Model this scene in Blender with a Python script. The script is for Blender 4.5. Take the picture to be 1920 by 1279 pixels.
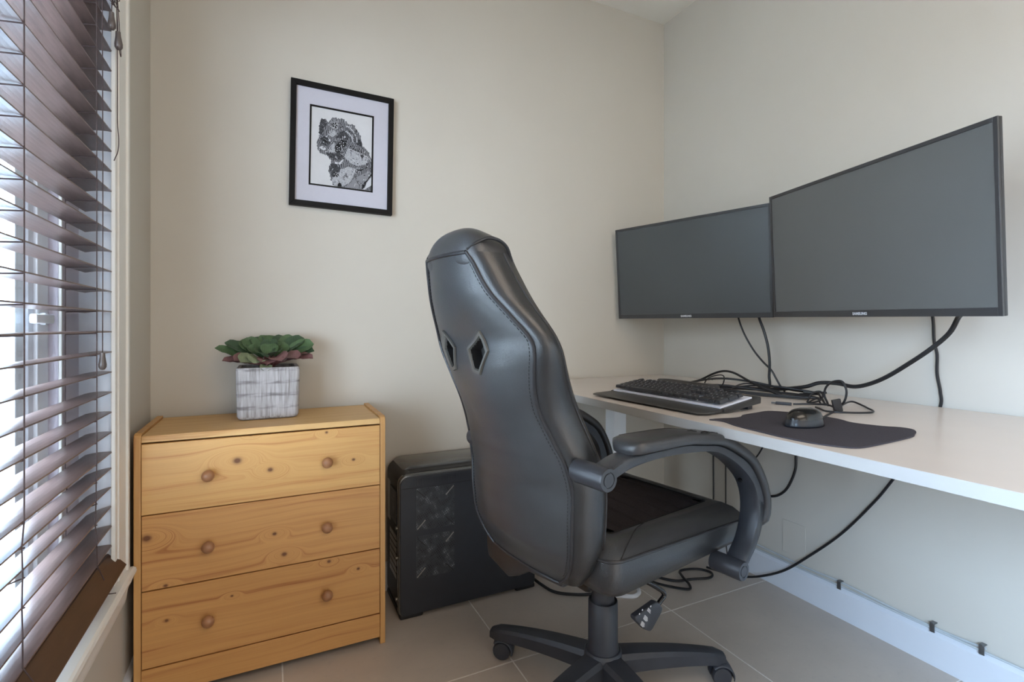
import bpy, bmesh, math, random
import numpy as np
from mathutils import Vector, Matrix
random.seed(7)
S = bpy.context.scene
COL = S.collection
for o in list(bpy.data.objects): bpy.data.objects.remove(o, do_unlink=True)
R = math.radians

# ------------------------------------------------------------------ camera
cam = bpy.data.cameras.new('camera'); co = bpy.data.objects.new('camera', cam); COL.objects.link(co)
cam.sensor_width = 36; cam.lens = 942.1 / 1920 * 36
cam.shift_y = -(639.5 - 614.4) / 1920
cam.clip_start = 0.02
co.location = (0, 0, 0.98); co.rotation_euler = (R(90), 0, R(-25.69))
S.camera = co
# ------------------------------------------------------------------ colour management
S.view_settings.view_transform = 'Standard'
try: S.view_settings.look = 'None'
except Exception: pass
S.view_settings.gamma = 1; S.view_settings.use_curve_mapping = False
S.view_settings.exposure = 0.12
# ------------------------------------------------------------------ world: bright hazy daylight
W = bpy.data.worlds.new('sky'); S.world = W; W.use_nodes = True
wn = W.node_tree.nodes; wl = W.node_tree.links
bg = wn['Background']; bg.inputs['Color'].default_value = (0.72, 0.84, 1.0, 1); bg.inputs['Strength'].default_value = 22
# ------------------------------------------------------------------ ceiling lamp, added fill lights and sky portal
def area(name, loc, rot, sx, sy, power, col):
    l = bpy.data.lights.new(name, 'AREA'); l.shape = 'RECTANGLE'; l.size = sx; l.size_y = sy
    l.energy = power; l.color = col
    o = bpy.data.objects.new(name, l); COL.objects.link(o); o.location = loc; o.rotation_euler = rot
    return o
area('ceiling_light', (0.75, -0.9, 2.44), (0, 0, 0), 1.3, 1.6, 23, (1.0, 0.84, 0.69))
area('rear_fill', (0.70, -2.05, .95), (R(90), 0, 0), 1.7, 1.7, 15, (1.0, 0.95, 0.90))  # added fill from behind the camera, no real opening there
sf = area('side_fill', (-.325, -.85, .85), (0, R(-68), 0), 1.0, 1.2, 105, (0.46, 0.69, 1.0)); sf.data.spread = R(100)  # added cool fill to brighten under the desk, no window stands here
wd = area('window_daylight', (-.46, .83, 1.25), (0, R(-90), 0), 1.75, 1.30, 1, (1, 1, 1)); wd.data.cycles.is_portal = True

# ------------------------------------------------------------------ materials
def new_mat(name):
    m = bpy.data.materials.new(name); m.use_nodes = True
    return m, m.node_tree.nodes, m.node_tree.links, m.node_tree.nodes['Principled BSDF']
def lin(r, g, b):
    f = lambda c: (c/255/12.92) if c/255 <= .04045 else ((c/255+.055)/1.055)**2.4
    return (f(r), f(g), f(b), 1)
def mix_rgb(n, l, fac, a, b, mode='MIX'):
    x = n.new('ShaderNodeMix'); x.data_type = 'RGBA'; x.blend_type = mode
    for s, v in ((x.inputs[0], fac), (x.inputs[6], a), (x.inputs[7], b)):
        if hasattr(v, 'links'): l.new(v, s)
        else: s.default_value = v
    return x.outputs[2]
def math_n(n, l, op, a, b=None):
    x = n.new('ShaderNodeMath'); x.operation = op
    for s, v in ((x.inputs[0], a), (x.inputs[1], b)):
        if v is None: continue
        if hasattr(v, 'links'): l.new(v, s)
        else: s.default_value = v
    return x.outputs[0]
def ramp(n, l, v, stops):
    x = n.new('ShaderNodeValToRGB'); l.new(v, x.inputs[0]); e = x.color_ramp.elements
    while len(e) < len(stops): e.new(0.5)
    for k, (p, c) in zip(e, stops): k.position = p; k.color = c
    return x.outputs[0]
def noise(n, l, vec, scale, detail=3, rough=.5):
    x = n.new('ShaderNodeTexNoise'); x.inputs['Scale'].default_value = scale
    x.inputs['Detail'].default_value = detail; x.inputs['Roughness'].default_value = rough
    if vec is not None: l.new(vec, x.inputs['Vector'])
    return x.outputs['Fac']
def objco(n): return n.new('ShaderNodeTexCoord').outputs['Object']
def mapping(n, l, v, sc, loc=(0,0,0), rot=(0,0,0)):
    x = n.new('ShaderNodeMapping'); l.new(v, x.inputs['Vector'])
    x.inputs['Scale'].default_value = sc; x.inputs['Location'].default_value = loc; x.inputs['Rotation'].default_value = rot
    return x.outputs[0]
def bump(n, l, h, bs, strength, dist=.001):
    x = n.new('ShaderNodeBump'); x.inputs['Strength'].default_value = strength; x.inputs['Distance'].default_value = dist
    l.new(h, x.inputs['Height']); l.new(x.outputs[0], bs.inputs['Normal'])
def mat(name, col, rough=.5, var=.08, scale=20, bmp=0, bscale=300, metal=0, spec=.5, stretch=(1,1,1), coat=0):
    m, n, l, b = new_mat(name)
    oc = objco(n); v = mapping(n, l, oc, stretch)
    f = noise(n, l, v, scale)
    c2 = tuple(max(0, c*(1-var)) for c in col[:3])+(1,); c3 = tuple(min(1, c*(1+var)) for c in col[:3])+(1,)
    l.new(ramp(n, l, f, [(.3, c2), (.7, c3)]), b.inputs['Base Color'])
    b.inputs['Roughness'].default_value = rough; b.inputs['Metallic'].default_value = metal
    b.inputs['Specular IOR Level'].default_value = spec
    if coat: b.inputs['Coat Weight'].default_value = coat; b.inputs['Coat Roughness'].default_value = .1
    if bmp: bump(n, l, noise(n, l, v, bscale, 4), b, bmp)
    return m

M = {}
M['wall'] = mat('painted_wall', lin(196, 189, 177), .75, .015, 3, .12, 500)
M['ceiling'] = mat('ceiling_paint', lin(226, 222, 212), .8, .01, 3)
M['trim'] = mat('white_trim', lin(232, 230, 224), .4, .01, 5)
M['jamb'] = mat('window_jamb_white', lin(226, 232, 242), .4, .01, 5)
M['frame_grey'] = mat('window_frame_grey', lin(200, 193, 203), .5, .03, 8)
M['sash'] = mat('window_sash', lin(236, 240, 244), .4, .02, 8)
M['desk'] = mat('desk_laminate', lin(208, 199, 191), .27, .012, 9, .02, 400)
M['desk_edge'] = mat('desk_edge_white', lin(184, 183, 181), .4, .01, 9)
M['white_leg'] = mat('white_painted_metal', lin(232, 234, 236), .4, .01)
M['baseboard'] = mat('baseboard_white', lin(208, 210, 214), .4, .01)
M['black_plastic'] = mat('black_plastic', lin(52, 54, 60), .42, .1, 30, .15, 900)
M['base_plastic'] = mat('chair_base_plastic', lin(49, 52, 59), .45, .12, 25, .2, 700)
M['arm_plastic'] = mat('armrest_plastic', lin(51, 54, 60), .36, .1, 25, .1, 700)
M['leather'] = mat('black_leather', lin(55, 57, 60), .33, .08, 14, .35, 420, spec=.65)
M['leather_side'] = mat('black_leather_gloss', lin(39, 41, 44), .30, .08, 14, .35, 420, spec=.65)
M['leather_pad'] = mat('armrest_leather', lin(48, 48, 50), .36, .12, 18, .3, 500, spec=.6)
M['piping'] = mat('leather_piping', lin(40, 41, 45), .4, .1, 60)
M['stitch'] = mat('stitch_thread', lin(22, 22, 25), .8, .1, 60)
M['fabric'] = mat('seat_fabric', lin(50, 46, 48), .95, .25, 350, .5, 900, spec=.1)
M['vent_frame'] = mat('vent_frame_plastic', lin(82, 81, 78), .4, .08, 30)
M['vent_mesh'] = mat('vent_mesh_black', lin(14, 14, 16), .8, .3, 500)
M['metal_black'] = mat('black_steel_rod', lin(20, 20, 22), .22, .05, 20, spec=.7)
M['cable'] = mat('cable_rubber', lin(24, 25, 28), .45, .1, 30)
M['white_cable'] = mat('white_cable_rubber', lin(225, 226, 228), .5, .03)
M['clear'] = mat('clear_tubing', lin(186, 190, 192), .15, .05, 40, spec=.6)
M['clip'] = mat('metal_clip', lin(120, 122, 124), .3, .1, 60, metal=.9)
M['mousepad'] = mat('mousepad_cloth', lin(66, 64, 70), .9, .12, 300, .3, 1200, spec=.15)
M['mouse_top'] = mat('mouse_gloss_black', lin(14, 14, 16), .2, .05, spec=.6)
M['mouse_side'] = mat('mouse_side_rubber', lin(32, 35, 42), .32, .05)
M['kb_body'] = mat('keyboard_body', lin(54, 53, 52), .42, .06, 40, .1, 900)
M['kb_plate'] = mat('keyboard_plate', lin(222, 226, 238), .35, .04, 60)
M['key'] = mat('keycap', lin(52, 53, 57), .45, .1, 60)
M['legend'] = mat('key_legend', lin(190, 192, 198), .5, .05)
M['bezel'] = mat('monitor_bezel', lin(52, 52, 54), .3, .06, 15, spec=.6)
M['bezel_gloss'] = mat('monitor_edge_gloss', lin(22, 23, 28), .12, .05, 15, spec=.7)
M['screen'] = mat('monitor_screen_reflect', lin(92, 93, 91), .42, .03, 4, spec=.75)  # grey base lifted to paint in room light reflected by the screen
M['screen_dim_reflect'] = mat('monitor_screen_dim_reflect', lin(64, 67, 68), .40, .03, 4, spec=.7)  # weaker painted reflection for the farther monitor
M['badge'] = mat('badge_print', lin(205, 206, 210), .4, .02)
M['slat'] = mat('blind_slat_wood', lin(108, 90, 86), .34, .2, 14, .12, 160, stretch=(6, 1, 6), spec=.6)
M['slat_rail'] = mat('blind_rail_wood', lin(78, 54, 40), .5, .12, 14, .1, 160, stretch=(6, 1, 6))
M['cord'] = mat('blind_cord', lin(76, 62, 62), .8, .1, 200)
M['tassel'] = mat('tassel_wood', lin(92, 82, 78), .35, .15, 60)
M['frame_black'] = mat('picture_frame_black', lin(9, 8, 9), .55, .1, 40, spec=.2)
M['mat_board'] = mat('picture_mat', lin(188, 186, 195), .85, .01, 80, .05, 900)
M['paper'] = mat('print_paper', lin(198, 197, 198), .85, .02, 40)
M['ink'] = mat('print_ink', lin(12, 12, 15), .8, .1, 200)
M['knob'] = mat('knob_wood', lin(158, 112, 78), .4, .14, 50, .1, 300)
M['soil'] = mat('potting_soil', lin(40, 32, 27), .95, .4, 160, .8, 200)
M['pc_panel'] = mat('pc_side_panel', lin(34, 36, 41), .38, .08, 30, .05, 600)
M['pc_rim'] = mat('pc_gloss_rim', lin(84, 83, 80), .16, .1, 12, spec=.7)
M['pc_dark'] = mat('pc_dark_plastic', lin(15, 15, 17), .5, .2, 60)
M['pc_metal'] = mat('pc_bare_metal', lin(150, 146, 138), .35, .15, 60, metal=.8)
M['outside_wall'] = mat('outside_render', lin(232, 234, 236), .9, .04, 6)
M['outside_ground'] = mat('outside_paving', lin(214, 214, 210), .9, .06, 6)
M['outside_blue'] = mat('outside_fence_paint', lin(176, 190, 202), .8, .05, 6)
M['grout'] = mat('tile_grout', lin(232, 227, 220), .85, .06, 60)

def tile_mat():
    m, n, l, b = new_mat('floor_tile'); g = n.new('ShaderNodeNewGeometry').outputs['Position']
    f1 = noise(n, l, g, 3.2, 5, .6); f2 = noise(n, l, g, 55, 3); f3 = noise(n, l, g, 130, 2, .5)
    c = ramp(n, l, f1, [(.3, lin(182, 170, 158)), (.7, lin(196, 183, 170))])
    c = mix_rgb(n, l, ramp(n, l, f2, [(.58, (0,0,0,1)), (.8, (.35,.35,.35,1))]), c, lin(166, 158, 150))
    c = mix_rgb(n, l, ramp(n, l, f3, [(.70, (0,0,0,1)), (.76, (.5,.5,.5,1))]), c, lin(206, 201, 194))
    l.new(c, b.inputs['Base Color'])
    l.new(ramp(n, l, f1, [(.2, (.30,.30,.30,1)), (.8, (.42,.42,.42,1))]), b.inputs['Roughness'])
    return m
M['tile'] = tile_mat()

def pine(name, knots, seed, light=(214, 170, 108), dark=(176, 122, 66), horiz=True, cathedral=None):
    """pine board: grain along X (horiz) or Z; knots = [(x, z, size)] in object coordinates"""
    m, n, l, b = new_mat(name)
    sp = n.new('ShaderNodeSeparateXYZ'); l.new(objco(n), sp.inputs[0])
    X, Y, Z = sp.outputs
    if not horiz: X, Z = Z, math_n(n, l, 'ADD', X, Y)
    else: Z = math_n(n, l, 'ADD', Z, Y)
    # slow waviness of the grain
    cv = n.new('ShaderNodeCombineXYZ'); l.new(math_n(n, l, 'MULTIPLY', X, 2.2), cv.inputs[0]); l.new(math_n(n, l, 'MULTIPLY', Z, 5), cv.inputs[1]); cv.inputs[2].default_value = seed
    wav = noise(n, l, cv.outputs[0], 1.0, 2)
    g = math_n(n, l, 'ADD', Z, math_n(n, l, 'MULTIPLY', wav, .05))
    dk = None
    for kx, kz, ks in knots:
        dx = math_n(n, l, 'DIVIDE', math_n(n, l, 'SUBTRACT', X, kx), ks*2.6)
        dz = math_n(n, l, 'DIVIDE', math_n(n, l, 'SUBTRACT', Z, kz), ks*1.25)
        r2 = math_n(n, l, 'ADD', math_n(n, l, 'MULTIPLY', dx, dx), math_n(n, l, 'MULTIPLY', dz, dz))
        e = math_n(n, l, 'EXPONENT', math_n(n, l, 'MULTIPLY', r2, -.55))
        rad = math_n(n, l, 'MULTIPLY', math_n(n, l, 'SQRT', r2), ks*1.3)
        mx = n.new('ShaderNodeMix'); l.new(e, mx.inputs[0]); l.new(g, mx.inputs[2]); l.new(rad, mx.inputs[3]); g = mx.outputs[0]
        ex2 = math_n(n, l, 'DIVIDE', math_n(n, l, 'SUBTRACT', X, kx), ks*.98); ez2 = math_n(n, l, 'DIVIDE', math_n(n, l, 'SUBTRACT', Z, kz), ks*.80)
        q = math_n(n, l, 'EXPONENT', math_n(n, l, 'MULTIPLY', math_n(n, l, 'ADD', math_n(n, l, 'MULTIPLY', ex2, ex2), math_n(n, l, 'MULTIPLY', ez2, ez2)), -1.6))
        dk = q if dk is None else math_n(n, l, 'MAXIMUM', dk, q)
    c2 = n.new('ShaderNodeCombineXYZ'); l.new(math_n(n, l, 'MULTIPLY', X, 1.1), c2.inputs[0]); l.new(math_n(n, l, 'MULTIPLY', g, 62), c2.inputs[1]); c2.inputs[2].default_value = seed*3.1
    rings = noise(n, l, c2.outputs[0], 1.0, 3, .6)
    c3 = n.new('ShaderNodeCombineXYZ'); l.new(math_n(n, l, 'MULTIPLY', X, 7), c3.inputs[0]); l.new(math_n(n, l, 'MULTIPLY', g, 600), c3.inputs[1])
    fine = noise(n, l, c3.outputs[0], 1.0, 2)
    L, D = lin(*light), lin(*dark)
    mid = tuple((a*.65+c*.35) for a, c in zip(L, D))
    col = ramp(n, l, rings, [(.30, L), (.48, tuple(a*.93 for a in L[:3])+(1,)), (.60, mid), (.70, D), (.74, mid)])
    col = mix_rgb(n, l, math_n(n, l, 'MULTIPLY', fine, .30), col, D)
    if dk is not None:
        col = mix_rgb(n, l, math_n(n, l, 'MINIMUM', math_n(n, l, 'MULTIPLY', dk, 1.25), .88), col, lin(88, 46, 26))
    l.new(col, b.inputs['Base Color']); b.inputs['Roughness'].default_value = .46
    bump(n, l, fine, b, .06)
    return m

def leaf_mat(name, top, under, vein):
    m, n, l, b = new_mat(name); oc = objco(n)
    f = noise(n, l, oc, 60, 4); geo = n.new('ShaderNodeNewGeometry')
    c = ramp(n, l, f, [(.3, tuple(x*.75 for x in top[:3])+(1,)), (.7, top)])
    w = n.new('ShaderNodeTexWave'); w.wave_type = 'BANDS'; w.inputs['Scale'].default_value = 55; w.inputs['Distortion'].default_value = 3
    l.new(oc, w.inputs['Vector'])
    c = mix_rgb(n, l, math_n(n, l, 'MULTIPLY', w.outputs['Fac'], .10), c, vein)
    c = mix_rgb(n, l, geo.outputs['Backfacing'], c, under)
    l.new(c, b.inputs['Base Color']); b.inputs['Roughness'].default_value = .55
    bump(n, l, f, b, .4, .002)
    return m
M['leaf_green'] = leaf_mat('leaf_green', lin(76, 102, 66), lin(96, 112, 82), lin(118, 146, 104))
M['leaf_dark'] = leaf_mat('leaf_dark_green', lin(56, 80, 55), lin(82, 94, 72), lin(104, 128, 98))
M['leaf_red'] = leaf_mat('leaf_reddish', lin(120, 84, 82), lin(134, 70, 86), lin(158, 110, 112))
M['leaf_pale'] = leaf_mat('leaf_pale', lin(128, 140, 106), lin(150, 136, 118), lin(172, 168, 140))
M['stalk'] = mat('leaf_stalk', lin(120, 74, 72), .5, .15, 60)

def pot_mat():
    m, n, l, b = new_mat('whitewashed_pot'); oc = objco(n)
    v = mapping(n, l, oc, (150, 150, 9)); s = noise(n, l, v, 1, 3, .6)
    s2 = noise(n, l, mapping(n, l, oc, (330, 330, 14)), 1, 2)
    sp = n.new('ShaderNodeSeparateXYZ'); l.new(oc, sp.inputs[0])
    # worn bands every 4 cm where the cast boards meet
    ph = math_n(n, l, 'FRACT', math_n(n, l, 'DIVIDE', math_n(n, l, 'ADD', sp.outputs[2], -.018), .0385))
    ph = math_n(n, l, 'ABSOLUTE', math_n(n, l, 'SUBTRACT', ph, .5))
    band = ramp(n, l, ph, [(.0, (1,1,1,1)), (.10, (.8,.8,.8,1)), (.2, (0,0,0,1))])
    patch = noise(n, l, mapping(n, l, oc, (22, 22, 90)), 1, 4)
    dark = math_n(n, l, 'MULTIPLY', band, ramp(n, l, patch, [(.38, (0,0,0,1)), (.66, (1,1,1,1))]))
    c = ramp(n, l, s, [(.30, lin(128, 124, 122)), (.45, lin(166, 163, 164)), (.62, lin(190, 188, 191))])
    c = mix_rgb(n, l, math_n(n, l, 'MULTIPLY', s2, .32), c, lin(140, 136, 133))
    c = mix_rgb(n, l, math_n(n, l, 'MULTIPLY', dark, .75), c, lin(84, 80, 80))
    l.new(c, b.inputs['Base Color']); b.inputs['Roughness'].default_value = .85
    bump(n, l, s, b, .5, .0012)
    return m
M['pot'] = pot_mat()

def glass_mat():
    m, n, l, b = new_mat('window_glass')
    tr = n.new('ShaderNodeBsdfTransparent'); tr.inputs[0].default_value = (.93, .96, .97, 1)
    gl = n.new('ShaderNodeBsdfGlossy'); gl.inputs['Roughness'].default_value = .02
    lw = n.new('ShaderNodeLayerWeight'); lw.inputs[0].default_value = .5
    fr = math_n(n, l, 'ADD', math_n(n, l, 'MULTIPLY', math_n(n, l, 'POWER', lw.outputs['Facing'], 5), .5), .03)
    mx = n.new('ShaderNodeMixShader'); l.new(fr, mx.inputs[0]); l.new(tr.outputs[0], mx.inputs[1]); l.new(gl.outputs[0], mx.inputs[2])
    l.new(mx.outputs[0], n['Material Output'].inputs[0])
    return m
M['glass'] = glass_mat()

def perforated():
    m, n, l, b = new_mat('perforated_steel'); oc = objco(n)
    v = n.new('ShaderNodeTexVoronoi'); v.inputs['Scale'].default_value = 150; v.inputs['Randomness'].default_value = 0
    l.new(mapping(n, l, oc, (1, .0, 1), rot=(0, R(30), 0)), v.inputs['Vector'])
    f = v.outputs['Distance']
    inside = noise(n, l, oc, 28, 4, .6)
    hole = ramp(n, l, inside, [(.40, lin(6, 6, 8)), (.55, lin(50, 52, 54)), (.68, lin(118, 120, 120))])
    c = mix_rgb(n, l, ramp(n, l, f, [(.36, (0,0,0,1)), (.44, (1,1,1,1))]), hole, lin(46, 48, 52))
    l.new(c, b.inputs['Base Color']); b.inputs['Roughness'].default_value = .4
    return m
M['perforated'] = perforated()
def patterned(name, a, c, scale, kind='VORONOI'):
    m, n, l, b = new_mat(name); oc = objco(n)
    if kind == 'VORONOI':
        v = n.new('ShaderNodeTexVoronoi'); v.inputs['Scale'].default_value = scale; l.new(oc, v.inputs['Vector']); f = v.outputs['Distance']
        stops = [(.25, a), (.5, c)]
    elif kind == 'WAVE':
        v = n.new('ShaderNodeTexWave'); v.inputs['Scale'].default_value = scale; v.inputs['Distortion'].default_value = 9; v.inputs['Detail'].default_value = 2
        l.new(oc, v.inputs['Vector']); f = v.outputs['Fac']; stops = [(.35, a), (.6, c)]
    else:
        f = noise(n, l, oc, scale, 3); stops = [(.42, a), (.58, c)]
    l.new(ramp(n, l, f, stops), b.inputs['Base Color']); b.inputs['Roughness'].default_value = .8
    return m
g_ = lambda v: lin(v, v, v+4)
M['pr_hair'] = patterned('print_hair', g_(64), g_(132), 55, 'WAVE')
M['pr_mid'] = patterned('print_midtone', g_(88), g_(134), 260)
M['pr_light'] = patterned('print_light', g_(138), g_(170), 330)
M['pr_dark'] = patterned('print_dark', g_(34), g_(74), 300, 'NOISE')
M['pr_flank'] = patterned('print_flank', g_(112), g_(146), 120, 'WAVE')
M['pr_white'] = mat('print_white', g_(192), .8, .02)

# ------------------------------------------------------------------ mesh helpers
def link(me, name, m, parent=None, smooth=False, mats=None):
    o = bpy.data.objects.new(name, me); COL.objects.link(o)
    for x in (mats or [m]): me.materials.append(x)
    if parent is not None: o.parent = parent
    if smooth:
        for p in me.polygons: p.use_smooth = True
    return o
def pyd(name, v, f, m, parent=None, smooth=False, mats=None, mi=None):
    me = bpy.data.meshes.new(name); me.from_pydata([tuple(map(float, p)) for p in v], [], f); me.update()
    o = link(me, name, m, parent, smooth, mats)
    if mi:
        for p, k in zip(me.polygons, mi): p.material_index = k
    return o
def fix_normals(o):
    bm = bmesh.new(); bm.from_mesh(o.data); bmesh.ops.recalc_face_normals(bm, faces=bm.faces); bm.to_mesh(o.data); bm.free(); return o
def auto_smooth(o, ang=40):
    me = o.data
    for p in me.polygons: p.use_smooth = True
    bm = bmesh.new(); bm.from_mesh(me)
    for e in bm.edges:
        if len(e.link_faces) == 2 and e.calc_face_angle(0) > R(ang): e.smooth = False
    bm.to_mesh(me); bm.free(); return o
def bm_box(bm, x, y, z, mtx=None):
    vs = [bm.verts.new((a, b, c)) for a in x for b in y for c in z]
    fs = [(0,1,3,2),(4,6,7,5),(0,4,5,1),(2,3,7,6),(0,2,6,4),(1,5,7,3)]
    fc = [bm.faces.new([vs[i] for i in f]) for f in fs]
    if mtx is not None: bmesh.ops.transform(bm, matrix=mtx, verts=vs)
    return vs, fc
def bm_done(bm, name, m, parent=None, bevel=0, seg=2, smooth=False, angle=30):
    bmesh.ops.recalc_face_normals(bm, faces=bm.faces)
    if bevel:
        es = [e for e in bm.edges if len(e.link_faces) == 2 and e.calc_face_angle(0) > R(angle)]
        bmesh.ops.bevel(bm, geom=es, offset=bevel, segments=seg, profile=.5, affect='EDGES', clamp_overlap=True)
    me = bpy.data.meshes.new(name); bm.to_mesh(me); bm.free()
    o = link(me, name, m, parent)
    if bevel or smooth: auto_smooth(o, 20 if bevel else 40)
    return o
def box(name, x, y, z, m, parent=None, bevel=0, seg=2, mtx=None):
    bm = bmesh.new(); bm_box(bm, x, y, z, mtx); return bm_done(bm, name, m, parent, bevel, seg)
def boxes(name, bl, m, parent=None, bevel=0):
    bm = bmesh.new()
    for b in bl: bm_box(bm, *b)
    return bm_done(bm, name, m, parent, bevel)
def catmull(pts, n=6):
    P = [Vector(p) for p in pts]; P = [P[0]*2-P[1]]+P+[P[-1]*2-P[-2]]; out = []
    for i in range(1, len(P)-2):
        a, b, c, d = P[i-1:i+3]
        for k in range(n):
            t = k/n
            out.append(.5*((2*b)+(c-a)*t+(2*a-5*b+4*c-d)*t*t+(3*b-a-3*c+d)*t**3))
    out.append(P[-2]); return out
def bm_tube(bm, pts, r, seg=8, closed=False, caps=True):
    pts = [Vector(p) for p in pts]; N = len(pts); rings = []
    rr = r if isinstance(r, (list, tuple)) else [r]*N
    up = None
    for i, p in enumerate(pts):
        if closed: t = pts[(i+1) % N]-pts[i-1]
        else: t = pts[min(i+1, N-1)]-pts[max(i-1, 0)]
        t.normalize()
        if up is None:
            up = Vector((0, 0, 1)) if abs(t.z) < .9 else Vector((1, 0, 0))
        a = (up-t*up.dot(t))
        if a.length < 1e-5: a = t.orthogonal()
        a.normalize(); up = a; b = t.cross(a)
        rings.append([bm.verts.new(p+(a*math.cos(2*math.pi*k/seg)+b*math.sin(2*math.pi*k/seg))*rr[i]) for k in range(seg)])
    for i in range(N if closed else N-1):
        A, B = rings[i], rings[(i+1) % N]
        for k in range(seg): bm.faces.new((A[k], A[(k+1) % seg], B[(k+1) % seg], B[k]))
    if caps and not closed:
        bm.faces.new(rings[0][::-1]); bm.faces.new(rings[-1])
def tube(name, pts, r, m, parent=None, seg=8, sub=6, closed=False):
    bm = bmesh.new()
    if sub > 1: pts = catmull(list(pts)+([pts[0]] if closed else []), sub)
    if closed: pts = pts[:-1]
    bm_tube(bm, pts, r, seg, closed); return bm_done(bm, name, m, parent, smooth=True, angle=60)
def lathe(name, prof, m, parent=None, seg=28, at=(0,0,0), axis='Z'):
    bm = bmesh.new(); rings = []
    for r, h in prof:
        ring = []
        for k in range(seg):
            a = 2*math.pi*k/seg; c, s_ = r*math.cos(a), r*math.sin(a)
            p = {'Z': (c, s_, h), 'Y': (c, h, s_), 'X': (h, c, s_)}[axis]
            ring.append(bm.verts.new(Vector(p)+Vector(at)))
        rings.append(ring)
    for A, B in zip(rings, rings[1:]):
        for k in range(seg): bm.faces.new((A[k], A[(k+1) % seg], B[(k+1) % seg], B[k]))
    bm.faces.new(rings[0]); bm.faces.new(rings[-1])
    return bm_done(bm, name, m, parent, smooth=True)
def prism(name, poly, axis, a, b, m, parent=None, bevel=0, seg=2):
    """poly 2D extruded along axis from a to b. X: (y,z); Y: (x,z); Z: (x,y)"""
    bm = bmesh.new()
    mk = {'X': lambda p, h: (h, p[0], p[1]), 'Y': lambda p, h: (p[0], h, p[1]), 'Z': lambda p, h: (p[0], p[1], h)}[axis]
    A = [bm.verts.new(mk(p, a)) for p in poly]; B = [bm.verts.new(mk(p, b)) for p in poly]
    N = len(poly)
    bm.faces.new(A); bm.faces.new(B[::-1])
    for i in range(N): bm.faces.new((A[i], B[i], B[(i+1) % N], A[(i+1) % N]))
    return bm_done(bm, name, m, parent, bevel, seg)
def grid(name, V, m, parent=None, close_u=False, smooth=True, flip=False, skip=None):
    nu, nv = len(V), len(V[0]); v = [p for row in V for p in row]; f = []
    for i in range(nu if close_u else nu-1):
        for j in range(nv-1):
            if skip and skip(i, j): continue
            q = (i*nv+j, i*nv+j+1, ((i+1) % nu)*nv+j+1, ((i+1) % nu)*nv+j)
            f.append(q[::-1] if flip else q)
    return pyd(name, v, f, m, parent, smooth)
def rrect(x0, x1, y0, y1, r, n=6):
    out = []
    for cx, cy, a0 in ((x1-r, y1-r, 0), (x0+r, y1-r, 90), (x0+r, y0+r, 180), (x1-r, y0+r, 270)):
        for k in range(n+1):
            a = R(a0+90*k/n); out.append((cx+r*math.cos(a), cy+r*math.sin(a)))
    return out
def thing(name, label, cat, loc=(0,0,0), rotz=0, group=None):
    o = bpy.data.objects.new(name, None); COL.objects.link(o); o.empty_display_size = .05
    o.location = loc; o.rotation_euler = (0, 0, rotz)
    return tag(o, label, cat, group)
def tag(o, label, cat, group=None):
    o['label'] = label; o['category'] = cat
    if group: o['group'] = group
    return o
def struct(o, label=None, cat=None):
    o['kind'] = 'structure'
    if label: o['label'] = label
    if cat: o['category'] = cat
    return o
def text_mesh(name, body, size, m, parent, mtx, ext=.0004):
    cu = bpy.data.curves.new(name, 'FONT'); cu.body = body; cu.size = size; cu.align_x = 'CENTER'; cu.extrude = ext; cu.offset = .0004
    t = bpy.data.objects.new(name, cu); COL.objects.link(t)
    dg = bpy.context.evaluated_depsgraph_get(); dg.update()
    me = bpy.data.meshes.new_from_object(t.evaluated_get(dg))
    bpy.data.objects.remove(t, do_unlink=True)
    me.transform(mtx); me.materials.clear()
    return link(me, name, m, parent)

# ================================================================== ROOM
XL, XR, YB, YF, ZC = -.337, 1.743, 1.902, -2.2, 2.468
fl = struct(box('floor', (XL-.1, XR+.1), (YF-.1, YB+.1), (-.06, -.0012), M['grout']), 'grey floor of large square tiles with pale joints', 'floor')
T = .6105; gx0, gy0 = .642-2*T, 1.329-6*T
for i in range(5):
    for j in range(8):
        x0, x1 = max(XL, gx0+i*T+.0021), min(XR, gx0+(i+1)*T-.0021)
        y0, y1 = max(YF, gy0+j*T+.0021), min(YB, gy0+(j+1)*T-.0021)
        if x1-x0 < .01 or y1-y0 < .01: continue
        box('floor_tile', (x0, x1), (y0, y1), (-.012, 0), M['tile'], fl, .0005, 1)
struct(box('ceiling', (XL-.1, XR+.1), (YF-.1, YB+.1), (ZC, ZC+.1), M['ceiling']), 'off-white flat ceiling', 'ceiling')
struct(box('wall_back', (XL-.1, XR+.1), (YB, YB+.1), (0, ZC), M['wall']), 'pale warm grey wall behind the chest and the framed picture', 'wall')
struct(box('wall_right', (XR, XR+.1), (YF, YB), (0, ZC), M['wall']), 'pale warm grey wall behind the desk and monitors', 'wall')
struct(box('wall_front', (XL-.1, XR+.1), (YF-.1, YF), (0, ZC), M['wall']), 'pale wall at the near end of the room', 'wall')
WY0, WY1, WZ0, WZ1 = .18, 1.48, .372, 2.12
struct(boxes('wall_left', [((XL-.1, XL), (YF, WY0), (0, ZC)), ((XL-.1, XL), (WY1, YB), (0, ZC)), ((XL-.1, XL), (WY0, WY1), (0, WZ0-.02)), ((XL-.1, XL), (WY0, WY1), (WZ1, ZC))], M['wall']), 'pale wall around the window', 'wall')
def bb_prof(h=.104, t=.014):
    return [(0, 0), (t, 0), (t, h*.86), (t*.7, h*.93), (t*.3, h), (0, h)]
struct(prism('baseboard_right', [(XR-p[0], p[1]) for p in bb_prof()], 'Y', YF, YB, M['baseboard']), 'white baseboard under the desk', 'baseboard')
struct(prism('baseboard_back', [(YB-p[0], p[1]) for p in bb_prof()], 'X', XL, XR-.014, M['baseboard']), 'white baseboard along the back wall', 'baseboard')
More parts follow.
